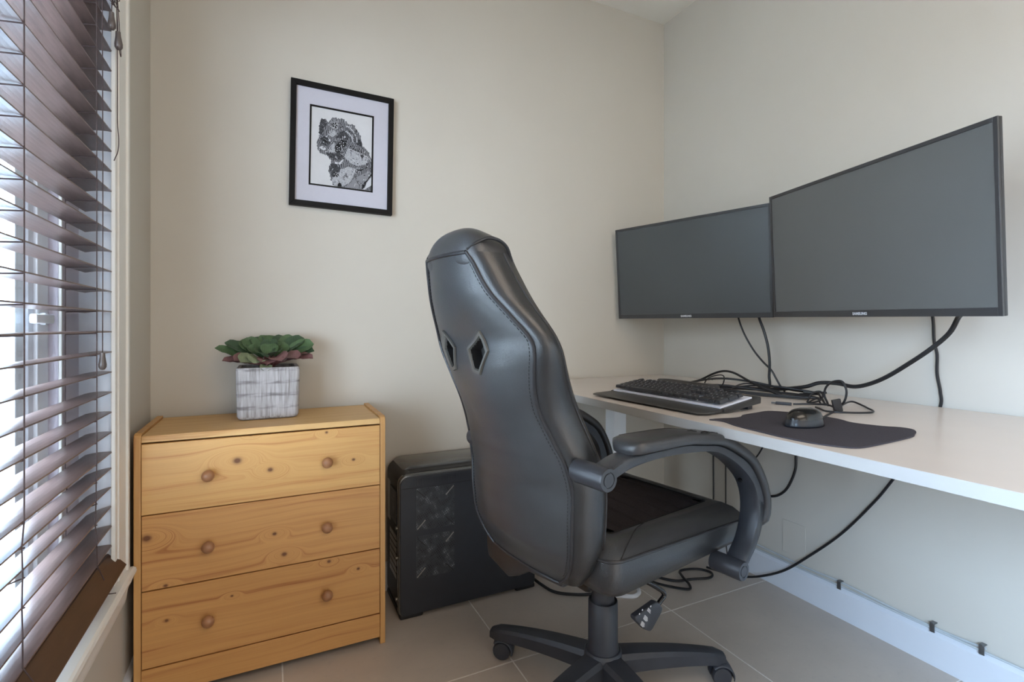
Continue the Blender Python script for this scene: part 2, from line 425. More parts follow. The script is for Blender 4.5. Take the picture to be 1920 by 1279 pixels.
struct(prism('baseboard_left', [(XL+p[0], p[1]) for p in bb_prof(.085)], 'Y', YF, YB-.014, M['baseboard']), 'white baseboard below the window', 'baseboard')

# ------------------------------------------------------------------ window
w = bpy.data.objects.new('window_1', None); COL.objects.link(w); w.location = (XL, (WY0+WY1)/2, WZ0)
struct(w, 'white framed window behind the dark wooden blind', 'window')
ox, oy, oz = -XL, -(WY0+WY1)/2, -WZ0
def wb(name, x, y, z, m, bev=.002):
    return box(name, (x[0]+ox, x[1]+ox), (y[0]+oy, y[1]+oy), (z[0]+oz, z[1]+oz), m, w, bev)
wb('jamb', (-.42, XL-.0005), (WY1-.001, WY1+.012), (WZ0, WZ1), M['jamb'], 0)
wb('jamb', (-.42, XL-.0005), (WY0-.012, WY0+.001), (WZ0, WZ1), M['jamb'], 0)
wb('jamb', (-.42, XL-.0005), (WY0, WY1), (WZ1-.001, WZ1+.012), M['jamb'], 0)
# stepped casing around the opening
for (a, b) in ((WY1-.012, WY1+.086), (WY0-.086, WY0+.012)):
    inner = (a, a+.020) if a > 1 else (b-.020, b)
    main = (a+.020, b-.016) if a > 1 else (a+.016, b-.020)
    outer = (b-.016, b) if a > 1 else (a, a+.016)
    bm = bmesh.new()
    bm_box(bm, (XL+ox, XL+.009+ox), (inner[0]+oy, inner[1]+oy), (WZ0+oz, WZ1+.07+oz))
    bm_box(bm, (XL+ox, XL+.012+ox), (main[0]+oy, main[1]+oy), (WZ0+oz, WZ1+.07+oz))
    bm_box(bm, (XL+ox, XL+.017+ox), (outer[0]+oy, outer[1]+oy), (WZ0+oz, WZ1+.07+oz))
    bm_done(bm, 'casing', M['trim'], w, .002)
wb('casing', (XL, XL+.014), (WY0+.012, WY1-.012), (WZ1-.01, WZ1+.07), M['trim'])
# stool with rounded nose and apron with a moulded profile
sx = lambda pts: [(p[0]+ox, p[1]+oz) for p in pts]
prism('stool', sx([(-.40, WZ0-.020), (-.312, WZ0-.020), (-.308, WZ0-.015), (-.307, WZ0-.010), (-.309, WZ0-.003), (-.314, WZ0), (-.40, WZ0)]), 'Y', WY0-.10+oy, WY1+.092+oy, M['trim'], w)
prism('apron', sx([(XL, WZ0-.085), (XL+.007, WZ0-.085), (XL+.010, WZ0-.072), (XL+.013, WZ0-.050), (XL+.020, WZ0-.036), (XL+.024, WZ0-.020), (XL, WZ0-.020)]), 'Y', WY0-.09+oy, WY1+.086+oy, M['trim'], w)
# grey outer frame, lighter sashes, panes
FX = -.398
for y in ((WY1-.125, WY1), (WY0, WY0+.125)): wb('frame', (FX-.05, FX), y, (WZ0, WZ1), M['frame_grey'], .003)
for y in ((WY1-.128, WY1-.122), ): wb('frame_bead', (FX, FX+.006), y, (WZ0+.06, WZ1), M['trim'], .002)
wb('frame', (FX-.05, FX), (WY0+.125, WY1-.125), (WZ0, WZ0+.05), M['frame_grey'], .003)
wb('frame', (FX-.05, FX), (WY0+.125, WY1-.125), (WZ1-.06, WZ1), M['frame_grey'], .003)
ym = (WY0+WY1)/2
for a, b, dx in ((ym+.09, WY1-.125, 0), (WY0+.125, ym+.13, -.022)):
    sash = wb('sash', (FX-.040+dx, FX-.016+dx), (b-.055, b), (WZ0+.05, WZ1-.06), M['sash'], .003)
    wb('sash', (FX-.040+dx, FX-.016+dx), (a, a+.05), (WZ0+.05, WZ1-.06), M['sash'], .003)
    wb('sash', (FX-.040+dx, FX-.016+dx), (a+.05, b-.055), (WZ0+.05, WZ0+.12), M['sash'], .003)
    wb('sash', (FX-.040+dx, FX-.016+dx), (a+.05, b-.055), (WZ1-.13, WZ1-.06), M['sash'], .003)
    wb('sash_bead', (FX-.040+dx, FX-.022+dx), (b-.080, b-.055), (WZ0+.12, WZ1-.13), M['jamb'], .002)
    wb('sash_bead', (FX-.040+dx, FX-.028+dx), (b-.118, b-.080), (WZ0+.12, WZ1-.13), M['sash'], .002)
    wb('pane', (FX-.030+dx, FX-.026+dx), (a+.05, b-.055), (WZ0+.12, WZ1-.13), M['glass'], 0)
bm = bmesh.new()
bm_box(bm, (FX-.017+ox, FX-.006+ox), (WY1-.172+oy, WY1-.154+oy), (.985+oz, 1.010+oz))
bm_box(bm, (FX-.008+ox, FX+.004+ox), (WY1-.245+oy, WY1-.158+oy), (.988+oz, 1.006+oz))
bm_done(bm, 'window_handle', M['sash'], w, .003)
# outside, seen through the glass
tag(box('neighbouring_wall', (-3.4, -3.2), (-1.5, 9.0), (-.3, 2.2), M['outside_wall']), 'bright pale rendered wall outside beyond the window glass', 'wall')
t = thing('garden_fence', 'pale blue-grey panel fence glimpsed outside through the blind', 'fence', (-1.3, 2.2, -.3))
for k in range(9): box('fence_board', (-.012, .012), (k*.17, k*.17+.155), (.08, 1.75), M['outside_blue'], t, .002)
for z in (.3, 1.5): box('fence_rail', (-.04, -.012), (0, 1.52), (z, z+.07), M['outside_blue'], t)
for k in (0, .72, 1.44): box('fence_post', (-.10, -.04), (k, k+.07), (0, 1.85), M['outside_blue'], t)
struct(box('ground', (-8, XL-.12), (-4, 12), (-.4, -.3), M['outside_ground']), 'pale paved ground outside', 'ground')

# ------------------------------------------------------------------ venetian blind
bl = thing('venetian_blind', 'dark brown wooden venetian blind hanging in the window at left', 'blind', (-.36, 1.471, .40))
bx, by, bz_ = .36, -1.471, -.40
def bloc(p): return (p[0]+bx, p[1]+by, p[2]+bz_)
BY0, BY1 = .20, 1.471
smesh = None
def slat_mesh():
    prof = []
    for k in range(7):
        u = -.025+.05*k/6; prof.append((u, .0012-.0024*(u/.025)**2+.0013))
    for k in range(6, -1, -1):
        u = -.025+.05*k/6; prof.append((u, .0012-.0024*(u/.025)**2-.0013))
    bm = bmesh.new(); A = [bm.verts.new((p[0], BY0-BY1, p[1])) for p in prof]; B = [bm.verts.new((p[0], 0, p[1])) for p in prof]
    N = len(prof); bm.faces.new(A); bm.faces.new(B[::-1])
    for i in range(N): bm.faces.new((A[i], B[i], B[(i+1) % N], A[(i+1) % N]))
    bmesh.ops.recalc_face_normals(bm, faces=bm.faces)
    me = bpy.data.meshes.new('slat'); bm.to_mesh(me); bm.free(); me.materials.append(M['slat']); return me
sm = slat_mesh()
slat_z = [1.724+.04705*k for k in range(6, 0, -1)]+[1.724-.04705*k for k in range(0, 23)]+[.652, .607, .562, .516, .470]
slat_pos = []
for i, z in enumerate(slat_z):
    if z > .66: tl = 2.2+max(0, (z-.97))*9 if z > .97 else 2.2+(.97-z)*5
    else: tl = {.652: 15, .607: 21, .562: 19, .516: 10, .470: 3}[z]
    o = bpy.data.objects.new('slat', sm); COL.objects.link(o); o.parent = bl
    yaw = random.uniform(-.1, .1) if z > .66 else random.uniform(-.5, .5)
    rollx = 0 if z > .66 else {.652: -.2, .607: -.9, .562: .1, .516: .4, .470: .2}[z]
    o.location = bloc((-.360, BY1+random.uniform(-.001, .001), z-.025*math.sin(R(tl)))); o.rotation_euler = (R(rollx), R(-tl), R(yaw*.3))
    slat_pos.append((z, tl))
# bottom rail, tipped forward where it rests on the stool
mt = Matrix.Translation(bloc((-.334, 0, .4235))) @ Matrix.Rotation(R(49), 4, 'Y')
box('bottom_rail', (-.026, .026), (BY0-BY1*0, BY1+.024), (-.008, .008), M['slat_rail'], bl, .0025, 2, mt @ Matrix.Identity(4))
box('head_rail', (-.385+bx, -.340+bx), (BY0+by, BY1+by), (2.06+bz_, 2.11+bz_), M['slat_rail'], bl, .002)
# ladder strings and rungs
for yf in (1.351, 1.000, .60, .30):
    for xs, name in ((-.333, 'ladder_cord'), (-.3865, 'ladder_cord')):
        pts = []
        for z, tl in slat_pos:
            wob = 0
            if z < .66: wob = random.uniform(-.006, .006)
            edge = -.360+.0262*math.cos(R(tl))*(1 if xs > -.35 else -1)
            pts.append((edge, yf+wob, z+(0 if xs > -.35 else -.05*math.sin(R(tl)))+.001))
        pts = [(xs, yf, 2.07)]+pts+[(-.352 if xs < -.35 else -.322, yf+.004, .445 if xs < -.35 else .436)]
        bm = bmesh.new(); bm_tube(bm, [bloc(p) for p in pts], .0011, 5); bm_done(bm, name, M['cord'], bl, smooth=True)
    bm = bmesh.new()
    for z, tl in slat_pos:
        zo = z-.05*math.sin(R(tl)) - .0035
        bm_tube(bm, [bloc((-.333, yf, z-.0035)), bloc((-.387, yf, zo))], .0012, 4)
    o = bm_done(bm, 'ladder_rungs', M['cord'], bl); o['kind'] = 'stuff'
# pull cords with wooden tassels
def tassel(at, s=1, tilt=0, par=bl):
    pr = [(.0005, 0), (.0045, -.001), (.005, -.010), (.0062, -.018), (.0075, -.026), (.0072, -.032), (.004, -.037), (.0005, -.038)]
    o = lathe('tassel', [(r*s, h*s) for r, h in pr], M['tassel'], par, 14)
    o.location = bloc(at); o.rotation_euler = (R(tilt), 0, 0); return o
tube('pull_cord', [bloc(p) for p in [(-.327, 1.358, 2.06), (-.326, 1.357, 1.7), (-.325, 1.357, 1.3), (-.325, 1.355, .925)]], .001, M['cord'], bl, 5, 4)
tassel((-.325, 1.355, .927))
tube('pull_cord', [bloc(p) for p in [(-.322, 1.395, 2.06), (-.320, 1.402, 1.76), (-.320, 1.402, 1.685)]], .001, M['cord'], bl, 5, 4)
tassel((-.320, 1.402, 1.687), 1.05, 3)
tube('pull_cord', [bloc(p) for p in [(-.322, 1.43, 2.06), (-.318, 1.432, 1.75), (-.317, 1.441, 1.665)]], .001, M['cord'], bl, 5, 4)
tassel((-.317, 1.441, 1.665), 1.1, 8)
tube('pull_cord', [bloc(p) for p in [(-.317, 1.436, 1.74), (-.316, 1.452, 1.66), (-.316, 1.462, 1.62), (-.316, 1.454, 1.618), (-.317, 1.442, 1.64)]], .0009, M['cord'], bl, 5, 5)
tube('pull_cord', [bloc(p) for p in [(-.322, 1.442, 2.06), (-.318, 1.439, 1.60), (-.317, 1.436, 1.50), (-.317, 1.436, 1.45), (-.317, 1.446, 1.42), (-.318, 1.445, 1.39), (-.322, 1.430, 1.362)]], .001, M['cord'], bl, 5, 6)
for kk in range(4):
    rnd = random.Random(kk); pts = [(-.322+rnd.uniform(-.008, .006), 1.405+rnd.uniform(-.03, .05), 1.735+rnd.uniform(-.022, .03)) for _ in range(7)]
    tube('cord_tangle', [bloc(p) for p in pts], .001, M['cord'], bl, 5, 6, closed=True)
tube('cord_end', [bloc(p) for p in [(-.318, 1.347, .4085), (-.300, 1.349, .4065)]], .001, M['cord'], bl, 5, 2)

# ================================================================== CHEST OF DRAWERS
DX0, DX1, DY, DZ = -.316, .3225, 1.579, .706
ch = thing('chest_of_drawers', 'small pine chest of three drawers with round knobs left of the black computer', 'chest of drawers', ((DX0+DX1)/2, DY+.15, 0))
cx, cy = -(DX0+DX1)/2, -(DY+.15)
P_side = pine('pine_side', [], 1.7, (206, 158, 96), (166, 112, 62), horiz=False)
P_top = pine('pine_top', [(.2, .02, .008)], 2.9, (222, 182, 122), (188, 138, 80))
for x0, x1 in ((DX0, DX0+.016), (DX1-.016, DX1)):
    prism('side_panel', [(DY+cy, 0), (DY+.30+cy, 0), (DY+.30+cy, DZ), (DY+.012+cy, DZ), (DY+.003+cy, DZ-.004), (DY+cy, DZ-.014)], 'X', x0+cx, x1+cx, P_side, ch, .0015)
xi0, xi1 = DX0+.0165+cx, DX1-.0165+cx
box('top_board', (xi0, xi1), (DY+.001+cy, DY+.30+cy), (DZ-.024, DZ-.0065), P_top, ch, .0015)
box('back_board', (xi0, xi1), (DY+.290+cy, DY+.298+cy), (.04, DZ-.025), P_side, ch)
box('toe_board', (xi0, xi1), (DY+.001+cy, DY+.018+cy), (.022, .094), pine('pine_toe', [], 6.3, (206, 154, 92), (158, 100, 54)), ch, .001)
K = [[(-.082, .611, .013), (.0, .576, .009), (.15, .668, .005), (.227, .579, .006), (-.049, .68, .0045)],
     [(-.288, .435, .013), (.011, .394, .007), (.036, .331, .009), (-.247, .304, .006)],
     [(.157, .286, .007), (.241, .247, .006), (-.095, .242, .0045), (-.245, .212, .006)]]
dz = [(.4955, .6782, -.002), (.2985, .4925, 0), (.0975, .2955, 0)]
cols = [((224, 178, 112), (178, 116, 60)), ((212, 160, 98), (158, 98, 52)), ((206, 154, 92), (158, 100, 54))]
for i, (z0, z1, dy) in enumerate(dz):
    kk = [(x+cx, z+(DY+cy), s) for x, z, s in K[i]]
    pm = pine('pine_drawer_%d' % i, kk, 11.3*(i+1), *cols[i])
    d = box('drawer', (xi0+.0008, xi1-.0008), (DY+dy+cy, DY+.017+dy+cy), (z0, z1), pm, ch, .0012)
    for kx in (-.150, .151):
        pr = [(.001, -.030), (.006, -.0295), (.0115, -.0265), (.0150, -.021), (.0155, -.016), (.0135, -.011), (.0085, -.006), (.0075, 0), (.0005, 0)]
        lathe('knob', pr, M['knob'], d, 20, (kx+cx, DY+dy+cy, (z0+z1)/2-.003), 'Y')

# ------------------------------------------------------------------ plant
pt = thing('potted_plant', 'leafy green african violet in a square whitewashed pot on the pine chest', 'plant', (-.005, 1.79, DZ-.006))
rows = []; hw = .0855
def sq_ring(s, z, r=.014): return [(x, y, z) for x, y in rrect(-s, s, -s, s, r, 4)]
PH = .158
prof = [(hw-.012, 0), (hw-.004, .003), (hw, .012), (hw+.002, .08), (hw+.003, PH-.006), (hw+.001, PH), (hw-.009, PH), (hw-.010, PH-.018)]
pot = grid('pot', [sq_ring(s, z) for s, z in prof], M['pot'], pt)
n_ = len(sq_ring(hw, 0)); me = pot.data
bm = bmesh.new(); bm.from_mesh(me); bm.verts.ensure_lookup_table()
for i in range(len(prof)-1): bm.faces.new([bm.verts[k] for k in (i*n_+n_-1, i*n_, (i+1)*n_, (i+1)*n_+n_-1)])
bm.faces.new([bm.verts[k] for k in range(n_)]); bmesh.ops.recalc_face_normals(bm, faces=bm.faces); bm.to_mesh(me); bm.free(); auto_smooth(pot, 45)
so = [[(x*f, y*f, PH-.014+.010*(1-f)+random.uniform(0, .002)) for x, y in rrect(-.076, .076, -.076, .076, .012, 4)+[rrect(-.076, .076, -.076, .076, .012, 4)[0]]] for f in (1, .7, .4, .05)]
grid('soil', so, M['soil'], pt, flip=True)
def leaf(az, r, zt, ln, wd, m, elev0, elev1, roll=0, cup=.25):
    """blade starting at the tip of a stalk; elev = pitch at base / at tip (degrees)"""
    NU, NV = 11, 5; az_ = R(az)
    d = Vector((math.cos(az_), math.sin(az_), 0)); sd = Vector((-math.sin(az_), math.cos(az_), 0))
    base = d*r+Vector((0, 0, zt)); p = base.copy(); V = []
    for i in range(NU+1):
        t = i/NU; el = R(elev0+(elev1-elev0)*t)
        fw = d*math.cos(el)+Vector((0, 0, math.sin(el))); nm = -d*math.sin(el)+Vector((0, 0, math.cos(el)))
        s2 = sd*math.cos(R(roll))+nm*math.sin(R(roll)); n2 = nm*math.cos(R(roll))-sd*math.sin(R(roll))
        wv = wd*1.28*math.sqrt(max(0, 1-(2*(t*.97+.03)-1)**2))*(.86+.22*t)
        if i == NU: wv = .001
        row = []
        for j in range(-NV//2+1, NV//2+1):
            u = j/(NV//2); row.append(p+s2*(u*wv)+n2*(cup*wv*u*u-.0015*(1-abs(u))+.0012*math.sin(i*2.1)*abs(u)))
        V.append(row); p = p+fw*(ln/NU)
    o = grid('leaf', V, m, pt, flip=True)
    st = Vector((0, 0, PH-.010)); mid = (st+base)*.5+Vector((0, 0, .004))
    o2 = tube('stalk', [st+d*.008, mid, base+Vector((0, 0, 0))], .0022, M['stalk'], o, 6, 4)
    return o
rl = random.Random(5)
G, Dk, Rd, Pl = M['leaf_green'], M['leaf_dark'], M['leaf_red'], M['leaf_pale']
# whorls: (azimuth, start radius, start height, length, half width, material, pitch at base, pitch at tip)
for L_ in [
  (177, .060, .180, .098, .018, G, 30, 14), (187, .055, .168, .076, .016, Rd, 20, -6), (164, .05, .192, .090, .021, Dk, 36, 18),
  (150, .045, .198, .066, .022, G, 48, 32), (204, .045, .178, .062, .021, Rd, 20, -20), (220, .045, .176, .060, .022, Pl, 24, -28),
  (244, .040, .176, .056, .023, Pl, 34, -50), (268, .040, .176, .052, .024, Rd, 34, -62), (268, .062, .164, .034, .014, Pl, 0, -70),
  (292, .04, .182, .064, .024, Rd, 32, -48), (314, .045, .180, .074, .024, Rd, 32, -34), (334, .055, .174, .088, .019, Rd, 22, -16),
  (349, .055, .182, .086, .022, Dk, 28, -2), (4, .055, .192, .088, .025, G, 34, 10), (19, .045, .200, .082, .025, Dk, 44, 22), (34, .045, .202, .072, .023, G, 50, 30),
  (58, .045, .204, .064, .022, Dk, 56, 40), (78, .045, .206, .060, .021, G, 60, 44), (98, .045, .206, .062, .021, G, 60, 44), (118, .045, .204, .060, .021, Dk, 58, 40), (138, .045, .202, .062, .021, G, 52, 36),
  (60, .010, .198, .052, .021, G, 56, 36), (85, .004, .200, .054, .021, Dk, 60, 40), (108, .006, .198, .052, .020, G, 58, 38), (130, .012, .196, .052, .020, G, 54, 34),
  (70, -.030, .190, .050, .020, Dk, 52, 30), (95, -.032, .192, .052, .021, G, 54, 30), (120, -.028, .190, .050, .020, G, 52, 30), (45, -.020, .192, .052, .020, G, 50, 28), (146, -.018, .188, .052, .020, Dk, 48, 26),
  (20, .014, .190, .060, .021, G, 44, 22), (165, .014, .186, .060, .020, G, 44, 22), (300, .020, .186, .050, .020, Dk, 44, 0), (240, .020, .186, .048, .020, G, 44, 0)]:
    leaf(L_[0]+rl.uniform(-3, 3), *L_[1:8], roll=34*math.cos(R(L_[0]))+rl.uniform(-8, 8))

# ================================================================== FRAMED PICTURE
FW, FH, FC = .352, .435, (.2365, YB, 1.6185)
pf = thing('framed_picture', 'black framed black and white dog print hanging above the pine chest', 'picture', FC)
pf.rotation_euler = (0, R(.9), 0)
b_ = .0185; y0, y1 = -.024, -.002
hw_, hh = FW/2, FH/2
def mitre(p0, p1, q1, q0, name):
    bm = bmesh.new()
    A = [bm.verts.new((p[0], y0, p[1])) for p in (p0, p1, q1, q0)]; B = [bm.verts.new((p[0], y1, p[1])) for p in (p0, p1, q1, q0)]
    bm.faces.new(A); bm.faces.new(B[::-1])
    for i in range(4): bm.faces.new((A[i], B[i], B[(i+1) % 4], A[(i+1) % 4]))
    bm_done(bm, name, M['frame_black'], pf, .0012)
oc_ = [(-hw_, -hh), (hw_, -hh), (hw_, hh), (-hw_, hh)]; ic = [(-hw_+b_, -hh+b_), (hw_-b_, -hh+b_), (hw_-b_, hh-b_), (-hw_+b_, hh-b_)]
for i in range(4): mitre(oc_[i], oc_[(i+1) % 4], ic[(i+1) % 4], ic[i], 'frame_rail')
ax0, ax1, az0, az1 = .1225-FC[0], .3420-FC[0], 1.478-FC[2], 1.7605-FC[2]
bm = bmesh.new()
for x, z in (((-hw_+b_, ax0), (-hh+b_, hh-b_)), ((ax1, hw_-b_), (-hh+b_, hh-b_)), ((ax0, ax1), (-hh+b_, az0)), ((ax0, ax1), (az1, hh-b_))): bm_box(bm, x, (-.0145, -.0125), z)
bm_done(bm, 'mat_board', M['mat_board'], pf)
e_ = .006; bm = bmesh.new()
for x, z in (((ax0, ax0+e_), (az0, az1)), ((ax1-e_, ax1), (az0, az1)), ((ax0+e_, ax1-e_), (az0, az0+e_)), ((ax0+e_, ax1-e_), (az1-e_, az1))): bm_box(bm, x, (-.0135, -.0115), z)
bm_done(bm, 'inner_mat', M['frame_black'], pf)
box('backing_board', (-hw_+b_, hw_-b_), (-.0115, -.003), (-hh+b_, hh-b_), M['paper'], pf)
def art(s, t): return (ax0+s*(ax1-ax0), az1-t*(az1-az0))
PO = {
'body': [(0.164,0.177),(0.22,0.152),(0.254,0.171),(0.289,0.186),(0.332,0.13),(0.383,0.11),(0.417,0.129),(0.502,0.11),(0.537,0.138),(0.594,0.164),(0.673,0.164),(0.708,0.206),(0.743,0.238),(0.767,0.273),(0.79,0.316),(0.809,0.369),(0.821,0.423),(0.861,0.437),(0.908,0.478),(0.943,0.53),(0.965,0.554),(0.972,0.664),(0.976,0.975),(0.808,0.978),(0.491,0.978),(0.389,0.972),(0.354,0.917),(0.312,0.82),(0.304,0.757),(0.342,0.698),(0.335,0.644),(0.283,0.613),(0.266,0.592),(0.186,0.587),(0.135,0.556),(0.128,0.52),(0.115,0.448),(0.147,0.39),(0.157,0.352),(0.149,0.271)],
'ear_tuft': [(0.149,0.271),(0.164,0.177),(0.231,0.151),(0.249,0.204),(0.201,0.283),(0.191,0.348),(0.155,0.352)],
'brow': [(0.303,0.289),(0.393,0.265),(0.411,0.318),(0.344,0.363),(0.281,0.338)],
'crown': [(0.333,0.139),(0.434,0.127),(0.459,0.198),(0.415,0.267),(0.336,0.258),(0.3,0.198)],
'ear': [(0.416,0.304),(0.528,0.254),(0.586,0.303),(0.588,0.367),(0.486,0.36),(0.423,0.358)],
'eye': [(0.17,0.405),(0.225,0.362),(0.305,0.381),(0.324,0.443),(0.263,0.491),(0.189,0.472)],
'crescent': [(0.271,0.371),(0.317,0.398),(0.315,0.426),(0.289,0.419),(0.294,0.396)],
'cheek': [(0.393,0.472),(0.486,0.374),(0.571,0.378),(0.561,0.439),(0.489,0.498),(0.446,0.562),(0.398,0.554)],
'speck': [(0.281,0.53),(0.38,0.409),(0.395,0.545),(0.31,0.568)],
'mouth': [(0.15,0.513),(0.195,0.494),(0.258,0.524),(0.23,0.545),(0.168,0.538)],
'chin': [(0.265,0.578),(0.401,0.567),(0.513,0.532),(0.493,0.626),(0.403,0.645),(0.334,0.625)],
'back': [(0.713,0.399),(0.762,0.319),(0.809,0.369),(0.818,0.424),(0.748,0.418)],
'neck': [(0.591,0.468),(0.647,0.48),(0.829,0.515),(0.921,0.541),(0.9,0.636),(0.743,0.681),(0.607,0.65),(0.537,0.584)],
'tag': [(0.787,0.538),(0.818,0.521),(0.853,0.535),(0.82,0.58)],
'throat': [(0.381,0.657),(0.449,0.677),(0.526,0.613),(0.505,0.671),(0.439,0.715),(0.393,0.692)],
'chestdark': [(0.348,0.697),(0.461,0.699),(0.469,0.776),(0.442,0.843),(0.364,0.865),(0.317,0.811),(0.31,0.766)],
'chest': [(0.474,0.757),(0.597,0.707),(0.722,0.721),(0.679,0.836),(0.614,0.926),(0.491,0.975),(0.389,0.970),(0.359,0.916),(0.364,0.87),(0.454,0.846)],
'flank': [(0.691,0.844),(0.948,0.723),(0.972,0.747),(0.884,0.869),(0.818,0.968),(0.547,0.974),(0.614,0.926)],
'blob': [(0.439,0.949),(0.473,0.922),(0.501,0.947),(0.503,0.976),(0.44,0.976)],
'line': [(0.973,0.757),(0.976,0.774),(0.89,0.878),(0.863,0.945),(0.819,0.976),(0.828,0.912),(0.883,0.86)],
'white': [(0.976,0.79),(0.978,0.904),(0.875,0.972),(0.830,0.974),(0.874,0.944),(0.901,0.876)]}
pm_ = {'body': 'pr_hair', 'ear_tuft': 'pr_dark', 'brow': 'pr_light', 'crown': 'pr_mid', 'ear': 'pr_dark', 'eye': 'pr_dark', 'crescent': 'pr_white', 'cheek': 'ink', 'speck': 'pr_light', 'mouth': 'pr_white', 'chin': 'pr_dark', 'back': 'pr_dark', 'neck': 'pr_light', 'tag': 'pr_dark', 'throat': 'pr_white', 'chestdark': 'pr_dark', 'chest': 'pr_light', 'flank': 'pr_flank', 'blob': 'ink', 'line': 'ink', 'white': 'pr_white'}
mats, v, f, mi = [], [], [], []
def add_poly(pts, mname, lay):
    m = M[mname]
    if m not in mats: mats.append(m)
    b0 = len(v)
    for s, t_ in pts:
        x, z = art(s, t_); v.append((x, -.0117-.00006*lay, z))
    f.append(list(range(b0, b0+len(pts)))); mi.append(mats.index(m))
rp = random.Random(3)
def fuzzy(pts, amp=.02):
    out = []
    for i, p in enumerate(pts):
        q = pts[(i+1) % len(pts)]; L = math.hypot(q[0]-p[0], q[1]-p[1]); k = max(1, int(L/.018))
        for j in range(k):
            t_ = j/k; x, y = p[0]+(q[0]-p[0])*t_, p[1]+(q[1]-p[1])*t_
            nx, ny = (q[1]-p[1])/L, -(q[0]-p[0])/L; a = amp*rp.random()*(1 if j % 2 else .1)
            out.append((min(.974, max(.02, x+nx*a)), min(.976, max(.02, y+ny*a))))
    return out
lay = 1
for k, p in PO.items():
    add_poly(fuzzy(p, .026) if k in ('body', 'ear_tuft', 'chin', 'chestdark') else p, pm_[k], lay); lay += 1
def disc(s, t_, r, mname, l_, n=8, asp=.78): add_poly([(s+r*math.cos(2*math.pi*k/n), t_+r*asp*math.sin(2*math.pi*k/n)) for k in range(n)], mname, l_)
for s, t_ in [(.385, .208), (.495, .43), (.43, .50), (.415, .825)]:
    for k in range(5): disc(s+.028*math.cos(k*1.257), t_+.024*math.sin(k*1.257), .017, 'ink', 24)
    for k in range(5): disc(s+.030*math.cos(k*1.257+.6), t_+.026*math.sin(k*1.257+.6), .0085, 'pr_white', 26)
    disc(s, t_, .007, 'pr_white', 26)
for s, t_ in [(.565, .805), (.55, .83), (.58, .835), (.53, .85)]: disc(s, t_, .015, 'ink', 24); disc(s, t_, .007, 'pr_white', 26)
for s, t_ in [(.633, .445), (.675, .468), (.715, .48), (.755, .488), (.806, .494), (.734, .756), (.767, .743), (.79, .733), (.812, .724), (.832, .715), (.851, .706), (.89, .683), (.912, .663)]: disc(s, t_, .013, 'ink', 24, 6)
disc(.235, .425, .03, 'ink', 25); disc(.535, .335, .018, 'pr_white', 25)
for k in range(4):   # curls of fur at the back of the head
    a = .10+.034*k; pts = [(.53+a*math.cos(q), .40-a*1.0*math.sin(q)) for q in np.linspace(.1, 1.45, 9)]; pin = [(.53+(a+.012)*math.cos(q), .40-(a+.012)*math.sin(q)) for q in np.linspace(1.45, .1, 9)]
    add_poly(pts+pin, 'pr_white' if k % 2 else 'pr_dark', 23)
for k in range(5): add_poly([(.885+k*.017, .966-.008*k), (.891+k*.017, .952-.008*k), (.895+k*.017, .956-.008*k), (.889+k*.017, .970-.008*k)], 'ink', 25)
def in_poly(x, y, P):
    c = False; j = len(P)-1
    for i in range(len(P)):
        a, b = P[i], P[j]
        if (a[1] > y) != (b[1] > y) and x < (b[0]-a[0])*(y-a[1])/(b[1]-a[1])+a[0]: c = not c
        j = i
    return c
for q in range(420):
    x, y = rp.uniform(.14, .95), rp.uniform(.14, .95)
    if not in_poly(x, y, PO['body']) or in_poly(x, y, PO['white']): continue
    if rp.random() < .5: disc(x, y, rp.uniform(.005, .011), rp.choice(['ink', 'ink', 'pr_white', 'pr_dark']), 27+q*.01, 5)
    else:
        a = rp.uniform(0, 3.14); L = rp.uniform(.012, .035); cx1, cy1 = math.cos(a)*L, math.sin(a)*L*.78; px, py = -math.sin(a)*.0035, math.cos(a)*.0028
        add_poly([(x-cx1+px, y-cy1+py), (x+cx1+px, y+cy1+py), (x+cx1-px, y+cy1-py), (x-cx1-px, y-cy1-py)], rp.choice(['ink', 'pr_dark', 'pr_white', 'pr_mid']), 27+q*.01)
pr_o = pyd('dog_print', v, f, None, pf, False, mats, mi)
bm = bmesh.new(); bm.from_mesh(pr_o.data)
bmesh.ops.triangulate(bm, faces=bm.faces, ngon_method='EAR_CLIP')
for fc in bm.faces:
    fc.normal_update()
    if fc.normal.y > 0: fc.normal_flip()
bm.to_mesh(pr_o.data); bm.free()

# ================================================================== COMPUTER TOWER
PX0, PX1, PY0, PY1 = .386, .902, 1.668, 1.885
pc = thing('computer_tower', 'black desktop computer tower on the floor beside the pine chest', 'computer', ((PX0+PX1)/2, (PY0+PY1)/2, 0))
ax, ay = -(PX0+PX1)/2, -(PY0+PY1)/2
def rr2(x0, x1, z0, z1, rt, rb, n=7):
    out = []
    for cx_, cz_, r_, a0 in ((x1-rt, z1-rt, rt, 0), (x0+rt, z1-rt, rt, 90), (x0+rb, z0+rb, rb, 180), (x1-rb, z0+rb, rb, 270)):
        for k in range(n+1):
            a = R(a0+90*k/n); out.append((cx_+r_*math.cos(a), cz_+r_*math.sin(a)))
    return out
prism('body', rr2(PX0+.004+ax, PX1-.004+ax, .022, .490, .035, .012), 'Y', PY0+.012+ay, PY1-.012+ay, M['pc_dark'], pc, .002)
prism('outer_shell', rr2(PX0+.012+ax, PX1+ax, .016, .500, .045, .02), 'Y', PY0+.055+ay, PY1+ay, M['pc_rim'], pc, .006, 3)
prism('side_rim', rr2(PX0+ax, PX1+ax, .010, .487, .035, .02), 'Y', PY0+.004+ay, PY0+.030+ay, M['pc_rim'], pc, .006, 3)
prism('side_panel', rr2(PX0+.004+ax, PX1-.004+ax, .014, .478, .03, .018), 'Y', PY0+ay, PY0+.010+ay, M['pc_panel'], pc, .002)
